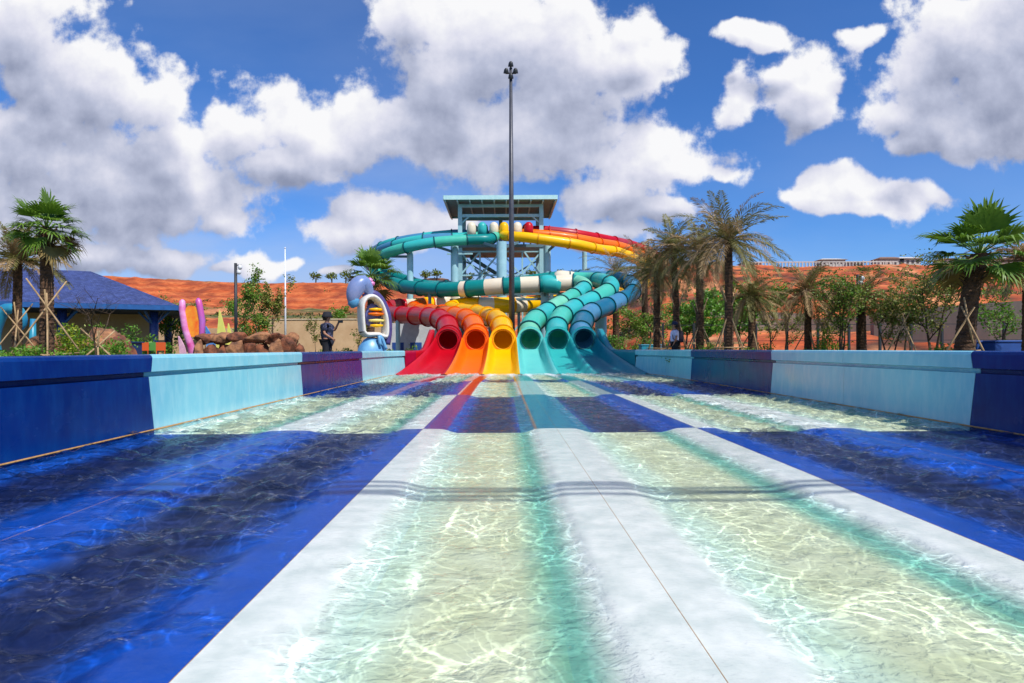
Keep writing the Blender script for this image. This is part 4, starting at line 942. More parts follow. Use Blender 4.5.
# small palms on the horizon line
i = 0
for (px, D) in ((316, 205), (332, 206), (346, 204), (426, 200), (437, 203), (360, 210), (531, 200), (541, 201), (562, 200), (575, 203), (590, 200), (470, 204), (484, 202)):
    rnd = random.Random(900+i); x_ = PX(px, D); hz_ = hill_h(x_, D)[0]-.3
    lab = {316: 'distant palm on the hilltop above the bucket-hat person, leftmost of three', 332: 'distant hilltop palm, middle one of three left of the fan palm', 346: 'distant hilltop palm, right one of three', 426: 'tiny distant tree on the horizon left of the tower', 437: 'tiny distant tree nearest the tower on its left', 360: 'tiny distant tree beside the fan palm crown',
           531: 'tiny distant tree seen through the tower lattice, right half', 541: 'tiny distant tree at the right tower column', 562: 'tiny distant tree left of a pair under the yellow slide', 575: 'tiny distant tree under the yellow slide', 590: 'tiny distant tree at the edge of the palms', 470: 'tiny distant tree seen through the tower lattice, left half', 484: 'tiny distant tree between tower post and thick column'}[px]
    t = thing('distant_tree', lab, 'tree', (x_, D, hz_), group='far trees on the hilltop')
    mb = MB(); mb.tube([(0, 0, 0), (.1, 0, 2.8)], .22, 6); mb.build('trunk', M_bark, t)
    mb = MB()
    for k in range(160):
        d = Vector((rnd.gauss(0, 1), rnd.gauss(0, 1), rnd.gauss(0, .8))).normalized(); p = Vector((0, 0, 3.6))+Vector((d.x*2.0, d.y*2.0, d.z*1.4))*rnd.random()**.5
        s_ = Vector((rnd.gauss(0, 1), rnd.gauss(0, 1), rnd.gauss(0, 1))).normalized(); u_ = s_.cross(Vector((0, .3, 1))).normalized(); mb.add([p, p+s_*.6, p+s_*.6+u_*.35, p+u_*.35], [(0, 1, 2, 3)])
    mb.build('crown', M_leafA, t); i += 1

def shrub(px, D, wdt, hgt, label, seed, mats, n=700, ls=.08, group='shrubs planted beyond the pool walls', yw=None):
    rnd = random.Random(seed); t = thing('shrub', label, 'shrub', (PX(px, D), D, GZ), group=group); mb = MB(); cl = [(rnd.uniform(-wdt, wdt), rnd.uniform(-(yw or .4), yw or .4), rnd.uniform(.2, 1)*hgt) for _ in range(max(5, int(wdt*6)))]
    for i in range(int(n*1.8)):
        c = rnd.choice(cl); p = Vector((c[0]+rnd.gauss(0, .16), c[1]+rnd.gauss(0, .14), max(0, c[2]*rnd.uniform(.3, 1)+rnd.gauss(0, .05))))
        d = Vector((rnd.gauss(0, 1), rnd.gauss(0, 1), abs(rnd.gauss(.4, .7)))).normalized(); s_ = d.cross(Vector((rnd.gauss(0, 1), rnd.gauss(0, 1), 1))).normalized(); l_ = ls*rnd.uniform(.7, 1.6)
        mb.add([p, p+d*l_*.5+s_*l_*.25, p+d*l_, p+d*l_*.5-s_*l_*.25], [(0, 1, 2, 3)], 0 if rnd.random() < .7 else 1)
    mb.build('foliage', mats, t)
    st = MB()
    for c in cl: st.tube([(c[0]*.7, c[1], 0), c], .012, 4, cap=False)
    st.build('stem', M_bark, t)
shrub(20, 15, 1.1, .85, 'low green shrub at the foot of the palms, left edge', 61, [M_leafC, M_fan], 1500)
shrub(60, 16, 1.3, .85, 'low green shrub below the tall fan palm', 62, [M_leafC, M_fan], 1500)
shrub(75, 18, .55, 1.55, 'yellow-green bush left of the brown rock', 63, [M_leafY, M_leafC], 1200)
shrub(100, 18, .9, 1.0, 'low bush in front of the brown rock', 64, [M_leafC, M_leafA], 1200)
shrub(772, 27, 1.5, .9, 'grassy planting right of the small palm', 65, [M_leafC, M_leafA], 1100)
shrub(826, 24, .5, 1.6, 'bright green bush at the right fence', 66, [M_leafC, M_leafY], 800)
shrub(850, 25, 1.2, 1.0, 'low shrub beneath the stout palm', 67, [M_leafC, M_leafA], 900)
shrub(712, 24, 1.6, 1.0, 'grassy planting around the foot of the tallest palms', 68, [M_leafA, M_leafC], 1200)
shrub(930, 20, 1.6, .8, 'low planting beside the big fan palm', 69, [M_leafA, M_leafC], 900)
shrub(640, 36, 2.0, 1.6, 'green planting behind the blue slide', 70, [M_leafC, M_leafA], 1200, ls=.12)
shrub(360, 33, 3.0, .9, 'grassy strip at the foot of the lilac sculpture', 71, [M_leafC, M_leafA], 1200, ls=.12)
shrub(130, 34, 2.2, 2.2, 'green bush seen through the open pavilion', 72, [M_leafC, M_leafA], 1400, ls=.14)

# ------------------------------------------------------------------ rocks
def rock(px, D, w_, h_, d_, label, seed, m=None, z=0, group='brown boulders beyond the left wall', rz=None):
    rnd = random.Random(seed); bm = bmesh.new(); bmesh.ops.create_icosphere(bm, subdivisions=4, radius=1)
    pl = [Vector((rnd.gauss(0, 1), rnd.gauss(0, 1), rnd.gauss(0, 1))).normalized() for _ in range(12)]; off = Vector((seed*3.1, 0, 0))
    for v in bm.verts:
        for p in pl:
            q = v.co.dot(p)-.64
            if q > 0: v.co -= p*q*.97
        k = 1+.16*mn.fractal(v.co*1.5+off, 1, 2, 4)-.05*abs(mn.noise(v.co*5+off)); v.co *= k
        v.co = Vector((v.co.x*w_/2*1.15, v.co.y*d_/2*1.15, v.co.z*h_/2*1.15+h_*.45))
    me = bpy.data.meshes.new('boulder'); bm.to_mesh(me); bm.free(); me.materials.append(m or M_rock)
    for p in me.polygons: p.use_smooth = True
    o = bpy.data.objects.new('boulder', me); col.objects.link(o); o.location = (PX(px, D), D, GZ+z); o.rotation_euler.z = rnd.uniform(-.4, .4) if rz is None else rz
    tag(o, label, 'boulder', group)
rp = [(199, .75, 1.15), (212, .8, 1.15), (224, .95, 1.2), (237, 1.0, 1.15), (250, .95, 1.25), (263, 1.0, 1.2), (276, 1.0, 1.25), (288, .95, 1.3), (300, .8, 1.1)]
pos_n = ['leftmost', 'second', 'third', 'fourth', 'fifth', 'sixth', 'seventh', 'eighth', 'rightmost']
for i, (px, w_, h_) in enumerate(rp):
    rock(px, 27+.3*(i % 3), w_*.8, h_, 1.0, 'brown boulder, %s of the row standing on the ground beyond the left wall%s' % (pos_n[i], ''), 100+i, M_rock if i % 3 else M_rockT)
rt = [(206, 1.0), (222, 1.3), (240, 1.1), (258, 1.3), (278, 1.2), (291, .9)]
for i, (px, w_) in enumerate(rt):
    rock(px, 27.6, w_, .6, .9, 'flatter boulder lying on top of the row, %s from the left' % ['first', 'second', 'third', 'fourth', 'fifth', 'last'][i], 120+i, M_rockT if i % 2 else M_rock, z=.95)
rock(105, 21, 1.45, 1.75, 1.6, 'large tan rock beside the yellow-green bush before the pavilion', 140, M_rockT)
rock(120, 20, 1.1, 1.3, 1.2, 'sloping brown rock right of the large tan one', 141, M_rock)
rock(50, 21, 1.0, 1.7, 1.2, 'brown rock behind the tall fan palm', 142, M_rockT)
rock(88, 22, 1.2, 1.2, 1.2, 'brown rock partly hidden by the yellow-green bush', 143, M_rock)

# ------------------------------------------------------------------ pavilion
px_, py_ = PX(178, 37.5), 37.5
pv = thing('pavilion', 'open pavilion with big hipped blue tiled roof behind the left palms', 'pavilion', (-29.5, 38, GZ))
C0 = Vector((-29.5, 38, GZ))
ev = 3.15
A = P(178, 306, 38)-C0; 
front_l = P(-60, 291, 28)-C0; A.z = (HY-304)/F*38+CZ-GZ
E = [Vector((A.x, A.y, A.z)), Vector((A.x-15.2, A.y-7.2, A.z)), Vector((A.x-19.5, A.y+3, A.z)), Vector((A.x-4.3, A.y+10.2, A.z))]
mid_f = (E[0]+E[3])/2; mid_b = (E[1]+E[2])/2
zr_ = (HY-264)/F*38+CZ-GZ
r1 = mid_f.lerp(mid_b, .34); r2 = mid_f.lerp(mid_b, .58); r1.z = r2.z = zr_
def tiled():
    m, nt, out = newmat('blue_roof_tiles'); L = nt.links.new
    tc = N(nt, 'ShaderNodeTexCoord'); br = N(nt, 'ShaderNodeTexBrick'); br.inputs['Scale'].default_value = 3.2; br.inputs['Color1'].default_value = lin('#2a3a6c'); br.inputs['Color2'].default_value = lin('#465688'); br.inputs['Mortar'].default_value = lin('#222c66'); br.inputs['Mortar Size'].default_value = .03; br.inputs['Bias'].default_value = .1
    vo = N(nt, 'ShaderNodeTexVoronoi'); vo.inputs['Scale'].default_value = 3.4; L(tc.outputs['Object'], vo.inputs['Vector']); L(tc.outputs['Object'], br.inputs['Vector'])
    hs = N(nt, 'ShaderNodeMix', data_type='RGBA', blend_type='MULTIPLY'); hs.inputs['Factor'].default_value = .6; L(br.outputs['Color'], hs.inputs['A'])
    bw = N(nt, 'ShaderNodeRGBToBW'); L(vo.outputs['Color'], bw.inputs[0]); mr = N(nt, 'ShaderNodeMapRange'); mr.inputs['To Min'].default_value = .45; mr.inputs['To Max'].default_value = 1.35; L(bw.outputs[0], mr.inputs['Value'])
    cb = N(nt, 'ShaderNodeCombineColor'); [L(mr.outputs[0], cb.inputs[q]) for q in range(3)]; L(cb.outputs[0], hs.inputs['B'])
    p = N(nt, 'ShaderNodeBsdfPrincipled'); p.inputs['Roughness'].default_value = .7; L(hs.outputs['Result'], p.inputs['Base Color'])
    b = N(nt, 'ShaderNodeBump'); b.inputs['Strength'].default_value = .5; b.inputs['Distance'].default_value = .05; L(bw.outputs[0], b.inputs['Height']); L(b.outputs[0], p.inputs['Normal']); L(p.outputs[0], out.inputs['Surface']); return m
mesh_obj('roof', [E[0], E[1], E[2], E[3], r1, r2], [(0, 4, 5, 1), (1, 5, 2), (2, 5, 4, 3), (3, 4, 0)], tiled(), pv)
M_bluep = mat('blue_painted_timber', '#1c5a9c', '#174c88', rough=.5); M_dblue = mat('dark_blue_mosaic', '#1c2f6e', '#3a4f8e', scale=9, rough=.4)
for i in range(4):
    mb = MB(); mb.bar(E[i]+Vector((0, 0, -.16)), E[(i+1) % 4]+Vector((0, 0, -.16)), .08, .3); mb.build('fascia', M_bluep, pv)
ce = sum((e_ for e_ in E), Vector())/4
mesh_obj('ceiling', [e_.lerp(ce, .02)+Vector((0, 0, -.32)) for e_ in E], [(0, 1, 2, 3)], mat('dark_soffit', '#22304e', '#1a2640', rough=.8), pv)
for i, (a, b) in enumerate(((.09, .14), (.09, .8), (.38, .14), (.62, .14), (.88, .14), (.9, .85), (.5, .86))):
    q = (E[0].lerp(E[1], a)).lerp(E[3].lerp(E[2], a), b)
    po = MB(); po.tube([(q.x, q.y, 0), (q.x, q.y, A.z-.3)], .26, 12); po = po.build('post', M_dblue, pv, smooth=True)
    for dx, dy in ((1, 0), (-1, 0), (0, 1), (0, -1)):
        mb = MB(); mb.bar((q.x, q.y, A.z-1.3), (q.x+dx*1.0, q.y+dy*1.0, A.z-.34), .1); mb.build('bracket', M_bluep, po)
q = E[0].lerp(E[2], .62); 
mb = MB(); mb.box((A.x-9.4, A.y+2.2, 1.7), (11.5, .3, 3.4), rz=R(25)); wl_ = mb.build('wall', M_tan, pv)
mb = MB(); mb.box((A.x-6.6, A.y+3.25, 1.75), (1.1, .06, .7), rz=R(25)); mb.build('window', mat('dark_window', '#5a4c42', '#4a3e38', rough=.3), pv)
# counter
t = thing('bar_counter', 'dark blue counter standing in the pavilion', 'counter', (PX(125, 31), 31, GZ))
mb = MB(); mb.box((0, 0, .55), (1.3, .8, 1.1)); mb.build('body', mat('navy_paint', '#173a6e', '#12305c', rough=.5), t, bevel=.02)
mb = MB(); mb.box((0, 0, 1.13), (1.45, .95, .06)); mb.build('countertop', MATS['navy_paint'], t, bevel=.01)
def chair(px, D, m, label):
    t = thing('chair', label, 'chair', (PX(px, D), D, GZ), rz=R(20), group='chairs at the pavilion edge')
    mb = MB(); mb.box((0, 0, .46), (.48, .46, .04)); mb.build('seat', m, t, bevel=.01)
    mb = MB(); mb.box((0, .22, .92), (.48, .04, .46)); mb.build('backrest', m, t, bevel=.01)
    for a in (-.2, .2):
        for b in (-.2, .2): mb = MB(); mb.bar((a, b, 0), (a, b, .44 if b < 0 else .72), .04); mb.build('leg', m, t)
chair(143, 33, mat('orange_plastic', '#c8541c', rough=.5), 'orange chair at the pavilion edge, left of the green one')
chair(151, 33.3, mat('green_plastic', '#4c8a3c', rough=.5), 'green chair between two orange chairs')
chair(160, 33, MATS['orange_plastic'], 'orange chair nearest the patterned pavilion post')

# colourful sculptures
t = thing('surf_sculpture', 'pink framed sculpture with glowing orange panel right of the pavilion', 'sculpture', (PX(190, 30), 30, GZ), rz=R(4))
M_pink = mat('pink_paint', '#d24a9c', '#b06ac0', scale=1.2, rough=.35); M_mag = mat('magenta_paint', '#c8388c', '#e8a8d8', scale=1.5, rough=.35); M_opan = mat('orange_panel', '#f2641c', '#f8b030', scale=2.2, rough=.4)
mb = MB(); mb.tube([(.12, 0, 0), (.05, 0, .9), (-.22, 0, 1.8), (-.36, 0, 2.7), (-.36, 0, 3.15), (-.34, 0, 3.25)], [.14, .17, .17, .16, .14, .05], 12); mb.build('left_upright', M_mag, t, smooth=True)
mb = MB(); mb.tube([(.50, 0, .75), (.58, 0, 1.3), (.60, 0, 2.2), (.48, 0, 2.9), (.42, 0, 3.2), (.40, 0, 3.32)], [.05, .13, .15, .15, .14, .05], 12); mb.build('right_upright', M_pink, t, smooth=True)
vs = []; fs = []; n = 24
for s_ in (-.05, .05):
    vs += [(.14+.34*math.copysign(abs(math.cos(a))**.6, math.cos(a))-.10*math.sin(a)*.6, s_, 2.15+.78*math.copysign(abs(math.sin(a))**.7, math.sin(a))) for a in [i*2*math.pi/n for i in range(n)]]
fs = [tuple(range(n)), tuple(range(2*n-1, n-1, -1))]+[(i, n+i, n+(i+1) % n, (i+1) % n) for i in range(n)]
mesh_obj('orange_panel', vs, fs, M_opan, t)
def sail(px, D, w_, h_, m, label, lean=.2, z=.55):
    vs = []; n = 10
    for s_ in (-.04, .04):
        for i in range(n+1):
            a = i/n; vs.append((-w_/2+lean*a*w_*1.2, s_, h_*a))
        for i in range(n, -1, -1):
            a = i/n; vs.append((w_/2*(1-a**1.6)+(-w_/2+lean*w_*1.2+.02)*a**1.6, s_, h_*a))
    k = 2*(n+1); fs = [tuple(range(k)), tuple(range(2*k-1, k-1, -1))]+[(i, k+i, k+(i+1) % k, (i+1) % k) for i in range(k)]
    o = mesh_obj('sail_sculpture', vs, fs, m, loc=(PX(px, D), D, GZ+z)); tag(o, label, 'sculpture', 'sail shapes behind the boulders')
M_sail = mat('yellow_sail', '#e8dc7c', '#d4d860', scale=3, rough=.5)
sail(222, 30, .62, 2.15, M_sail, 'larger pale yellow pointed sail behind the boulders', .25)
sail(230, 30.2, .42, 1.5, M_sail, 'smaller pale yellow pointed sail right of the larger one', .25)
sail(212, 30, .5, 1.35, mat('blue_sail', '#2c5cb4', '#5c9cd0', scale=4, rough=.5), 'small blue fin shape left of the yellow sails', -.1)
sail(183, 29, .3, .85, mat('pale_pink', '#e8b8c8', '#c890b0', rough=.5), 'small pale pink fin at the foot of the pink framed sculpture', -.2)

# lilac / blue shell sculpture
D = 28.0; t = thing('shell_sculpture', 'tall lilac, white and blue scroll-shaped sculpture beside the bucket-hat person', 'sculpture', (PX(371, D), D, GZ), rz=R(32))
k = D/F
def q_(px, py): return Vector(((px-371)*k, 0, (HY-py)*k+CZ-GZ))
mb = MB()
mb.lathe([(.75, 0), (.78, .35), (.62, .85), (.40, 1.15), (.25, 1.25)], (.05, 0, 0), 20, sy=.7); mb.build('base', mat('light_blue_paint', '#74aed4', '#4c86b8', scale=1.5, rough=.35), t, smooth=True)
mb = MB(); ring = [(362, 331), (361, 318), (361, 305), (365, 298), (372, 296), (379, 301), (384, 312), (386, 324), (385, 336), (378, 334), (371, 334), (365, 334)]
pts, _ = catmull([q_(*r_) for r_ in ring+[ring[0]]], .12)
# flattened ribbon ring
vs = []; n = 12
cen = q_(373, 318)
for i, p in enumerate(pts):
    tg = (pts[min(i+1, len(pts)-1)]-pts[max(i-1, 0)]).normalized(); nn_ = Vector((tg.z, 0, -tg.x))
    for j in range(n):
        a = 2*math.pi*j/n; vs.append(p+nn_*.12*math.cos(a)+Vector((0, 1, 0))*.42*math.sin(a))
fs = [(i*n+j, i*n+(j+1) % n, (i+1)*n+(j+1) % n, (i+1)*n+j) for i in range(len(pts)-1) for j in range(n)]
mesh_obj('white_scroll', vs, fs, mat('cream_paint', '#e8e4dc', '#d8d4cc', rough=.35), t, smooth=True)
mb = MB(); pts, _ = catmull([q_(364, 297)+Vector((0, .05, 0)), q_(374, 292.5), q_(383, 300), q_(389, 314), q_(390, 330), q_(388, 344)], .12)
mb.tube(pts, [.15]*len(pts), 10); mb.build('purple_ridge', mat('purple_paint', '#564c84', '#423c70', rough=.35), t, smooth=True)
mb = MB(); mb.lathe([(.05, -.5), (.38, -.35), (.44, .1), (.30, .5), (.08, .62)], q_(374, 316)+Vector((0, .12, 0)), 16, sx=.9, sy=.3); mb.build('inner_back', mat('mauve_paint', '#6c6ea8', '#575a98', rough=.4), t, smooth=True)
for (pz, m_, r_) in ((309, M_yel, .36), (313.5, M_org, .40), (320, mat('pale_yellow', '#ecd878', rough=.4), .38), (325, M_yel, .32)):
    mb = MB(); mb.lathe([(.03, -.09), (r_, -.04), (r_, .04), (.03, .09)], q_(376, pz)+Vector((0, -.12, 0)), 14, sy=.6); mb.build('coloured_lobe', m_, t, smooth=True)
mb = MB(); pts, _ = catmull([q_(352, 306), q_(353, 296), q_(357, 287), q_(363, 283), q_(369, 290), q_(373, 297)], .1)
r_l = [.10+.30*math.sin(min(1, i/(len(pts)-1)*1.05)*math.pi)**.8 for i in range(len(pts))]
mb.tube(pts, r_l, 14); mb.build('drooping_head', mat('lilac_paint', '#8e96c0', '#6c84b4', scale=1.5, rough=.35), t, smooth=True)
mb = MB(); mb.lathe([(.05, -.34), (.24, -.2), (.26, .1), (.08, .3)], q_(353.5, 301), 12, M=Matrix.Rotation(.2, 3, 'Y')); mb.build('blue_lobe', mat('sea_blue', '#5c9cc4', '#4a88b4', rough=.35), t, smooth=True)
mb = MB()
for (a, b) in ((366, 281), (370, 280), (372, 283), (368, 284)): mb.lathe([(.03, -.14), (.15, -.05), (.15, .05), (.03, .14)], q_(a, b), 10)
mb.build('pink_tuft', M_mag, t, smooth=True)
mb = MB(); pts, _ = catmull([q_(383, 349)+Vector((0, -.5, 0)), q_(379, 338)+Vector((0, -.45, 0)), q_(376, 336)+Vector((0, -.45, 0)), q_(377, 345)+Vector((0, -.5, 0))], .1); mb.tube(pts, .08, 8); mb.build('blue_curl', MATS['light_blue_paint'], t, smooth=True)
t = thing('play_sculpture', 'teal wave-shaped play sculpture at the left edge behind the palms', 'sculpture', (PX(8, 24), 24, GZ))
M_tp = mat('teal_paint', '#2c94a8', '#2478a0', scale=1.4, rough=.4)
pts, _ = catmull([Vector(p) for p in ((-.6, 0, 0), (-.7, 0, 1.2), (-.2, 0, 2.3), (.45, 0, 2.3), (.6, 0, 1.8), (.3, 0, 1.5))], .15); mb = MB(); mb.tube(pts, [.42-.30*i/len(pts) for i in range(len(pts))], 12); mb.build('wave', M_tp, t, smooth=True)
mb = MB(); mb.tube([(.8, .2, 0), (.85, .2, 2.0)], [.16, .10], 10); mb.build('post', M_tp, t, smooth=True)
mb = MB(); mb.lathe([(1.3, 0), (1.35, .3), (1.0, .55)], (.1, .3, 0), 18, sy=.6); mb.build('base', M_tp, t, smooth=True)

# tan garden walls left, retaining walls right
t = thing('garden_wall', 'tan rendered wall behind the bucket-hat person', 'wall', (PX(325, 46), 46, GZ))
mb = MB(); mb.box((0, 0, 1.5), (8.6, .3, 3.0)); mb.build('wall', M_tan, t); mb = MB(); mb.box((0, 0, 3.04), (8.8, .4, .08)); mb.build('coping', mat('pale_coping', '#d8c4a4', '#c8b494', rough=.8), t)
t = thing('garden_wall', 'tan wall with dark openings seen right of the pavilion', 'wall', (PX(190, 52), 52, GZ))
mb = MB(); mb.box((0, 0, 1.3), (9.5, .3, 2.6)); mb.build('wall', M_tan, t)
for dx in (-2.2, .1): mb = MB(); mb.box((dx, -.16, 1.1), (1.6, .05, 1.0)); mb.build('window', MATS['dark_window'], t)
t = thing('garden_wall', 'low pale wall behind the boulders and thin trees', 'wall', (PX(262, 50), 50, GZ)); mb = MB(); mb.box((0, 0, .9), (6.5, .3, 1.8)); mb.build('wall', M_tan, t)
M_ret = mat('weathered_concrete', '#8f7f74', '#7a6c62', scale=.8, rough=.9, bump=.2, stretch=(1, 1, .3))
def retw(pts, label, th=.5):
    t = thing('retaining_wall', label, 'wall', (pts[0][0].x, pts[0][0].y, 0)); o = pts[0][0].copy(); o.z = 0
    for i in range(len(pts)-1):
        (a, za), (b, zb) = pts[i], pts[i+1]; a = a-o; b = b-o; mb = MB()
        n_ = Vector((0, th, 0)); mb.add([Vector((a.x, a.y, za)), Vector((b.x, b.y, zb)), Vector((b.x, b.y, b.z)), Vector((a.x, a.y, a.z)), Vector((a.x, a.y, za))+n_, Vector((b.x, b.y, zb))+n_, Vector((b.x, b.y, b.z))+n_, Vector((a.x, a.y, a.z))+n_], [(0, 1, 2, 3), (7, 6, 5, 4), (3, 2, 6, 7), (0, 3, 7, 4), (1, 5, 6, 2), (0, 4, 5, 1)])
        mb.build('wall_section', M_ret, t)
    return t
retw([(P(874, 314, 52), .5), (P(912, 311, 50.5), .5), (P(950, 308, 49), .5), (P(990, 305, 47.5), .5), (P(1040, 302, 46), .5), (P(1120, 298, 44), .5)], 'grey concrete retaining wall with drain spots behind the big fan palm')
retw([(P(735, 323, 66), .5), (P(780, 321.5, 66), 1.5), (P(826, 320, 64), 2.2), (P(872, 317, 62), 2.8)], 'lower dark retaining wall left of the tall grey one')
retw([(P(695, 312, 92), 3), (P(760, 313, 92), 3), (P(806, 315, 92), 3)], 'pale low wall higher up the red slope', 1)
# fence
t = thing('fence', 'dark metal fence running behind the palms beyond the right wall', 'fence', (8, 30, GZ))
fx = np.arange(0, 27, 1.55)
for x_ in fx: mb = MB(); mb.bar((x_, 0, 0), (x_, 0, 1.95), .10); mb.build('post', M_dark, t)
for z_ in (.25, 1.05, 1.85): mb = MB(); mb.bar((0, 0, z_), (fx[-1], 0, z_), .03); mb.build('rail', M_dark, t)
t = thing('wooden_rail', 'low timber rail along the planting right of the palms', 'rail', (8.5, 27.5, GZ))
for i in range(3): mb = MB(); mb.bar((i*1.35, 0, 0), (i*1.6, 0, .95), .07); mb.build('post', M_wood, t)
mb = MB(); mb.bar((0, 0, .93), (2.9, 0, .93), .08); mb.build('rail', M_wood, t)
for i, (px, D) in enumerate(((650, 33), (1003, 20), (985, 20.5))):
    t = thing('storage_bin', ['teal box on the ground just right of the slides', 'blue box beyond the wall at the far right', 'blue box nearer the big fan palm'][i], 'box', (PX(px, D), D, GZ))
    mb = MB(); mb.box((0, 0, .42), (1.1, .7, .84)); mb.build('body', M_tp if i == 0 else MATS['blue_paint'], t, bevel=.03); mb = MB(); mb.box((0, 0, .88), (1.16, .76, .07)); mb.build('lid', M_tp if i == 0 else MATS['blue_paint'], t, bevel=.02)

# hilltop villas and balustrade
M_vw = mat('villa_white', '#c8c4bc', '#b4aea6', rough=.8); M_vr = mat('villa_roof', '#8a6a54', '#74584a', rough=.8)
for i, (px, w_, h_) in enumerate(((688, 5, 1.7), (722, 5, 1.6), (750, 5, 1.3), (830, 7, 2.0), (852, 5, 1.5), (888, 7, 2.6), (906, 6, 2.3), (948, 6, 2.0), (985, 7, 1.7), (1006, 6, 2.0), (436, 8, 2.4))):
    D = 176 if px > 600 else 205; x_ = PX(px, D); z_ = hill_h(x_, D)[0]+(.9 if px > 600 else -.3)
    lab = {688: 'far hilltop villa behind the palm crowns, leftmost', 722: 'far hilltop villa right behind the tallest palm crown', 750: 'far low hilltop villa above the red slope, right of the tallest palm', 830: 'far brown-roofed hilltop villa above the lone small palm', 852: 'smaller hilltop villa right of the brown-roofed one', 888: 'far hilltop villa with high roof, left of the slender tree top', 906: 'far hilltop villa behind the slender tree top', 948: 'far hilltop villa left of the big fan palm', 985: 'far hilltop villa right behind the fan palm trunk', 1006: 'far hilltop villa near the right edge', 436: 'tiny white building on the horizon left of the tower'}[px]
    t = thing('villa', lab, 'house', (x_, D, z_), group='far villas on the hilltop')
    mb = MB(); mb.box((0, 0, h_*.4-.4), (w_, 4, h_*.8+.8)); mb.build('wall', M_vw, t)
    mb = MB(); a, b = w_/2+.6, 2.6; mb.add([(-a, -b, h_*.8), (a, -b, h_*.8), (a, b, h_*.8), (-a, b, h_*.8), (-a*.5, 0, h_*1.12), (a*.5, 0, h_*1.12)], [(0, 1, 5, 4), (1, 2, 5), (2, 3, 4, 5), (3, 0, 4), (0, 3, 2, 1)]); mb.build('roof', M_vr if i % 3 else M_vw, t)
    for q in range(4): mb = MB(); mb.box((-w_*.36+q*w_*.24, -2.02, h_*.38), (w_*.12, .06, h_*.4)); mb.build('window', MATS['dark_window'], t)
t = thing('balustrade', 'white balustrade along the hilltop edge right of the tallest palm', 'balustrade', (PX(742, 169), 169, 0))
for i in range(46):
    x_ = i*.95; zz = hill_h(t.location.x+x_, 169)[0]-.2; mb = MB(); mb.bar((x_, 0, zz), (x_, 0, zz+1.5), .28); mb.build('baluster', M_vw, t)
zz = hill_h(t.location.x+20, 169)[0]; mb = MB(); mb.bar((-.3, 0, zz+1.25), (44, 0, zz+1.25), .3); mb.build('handrail', M_vw, t)

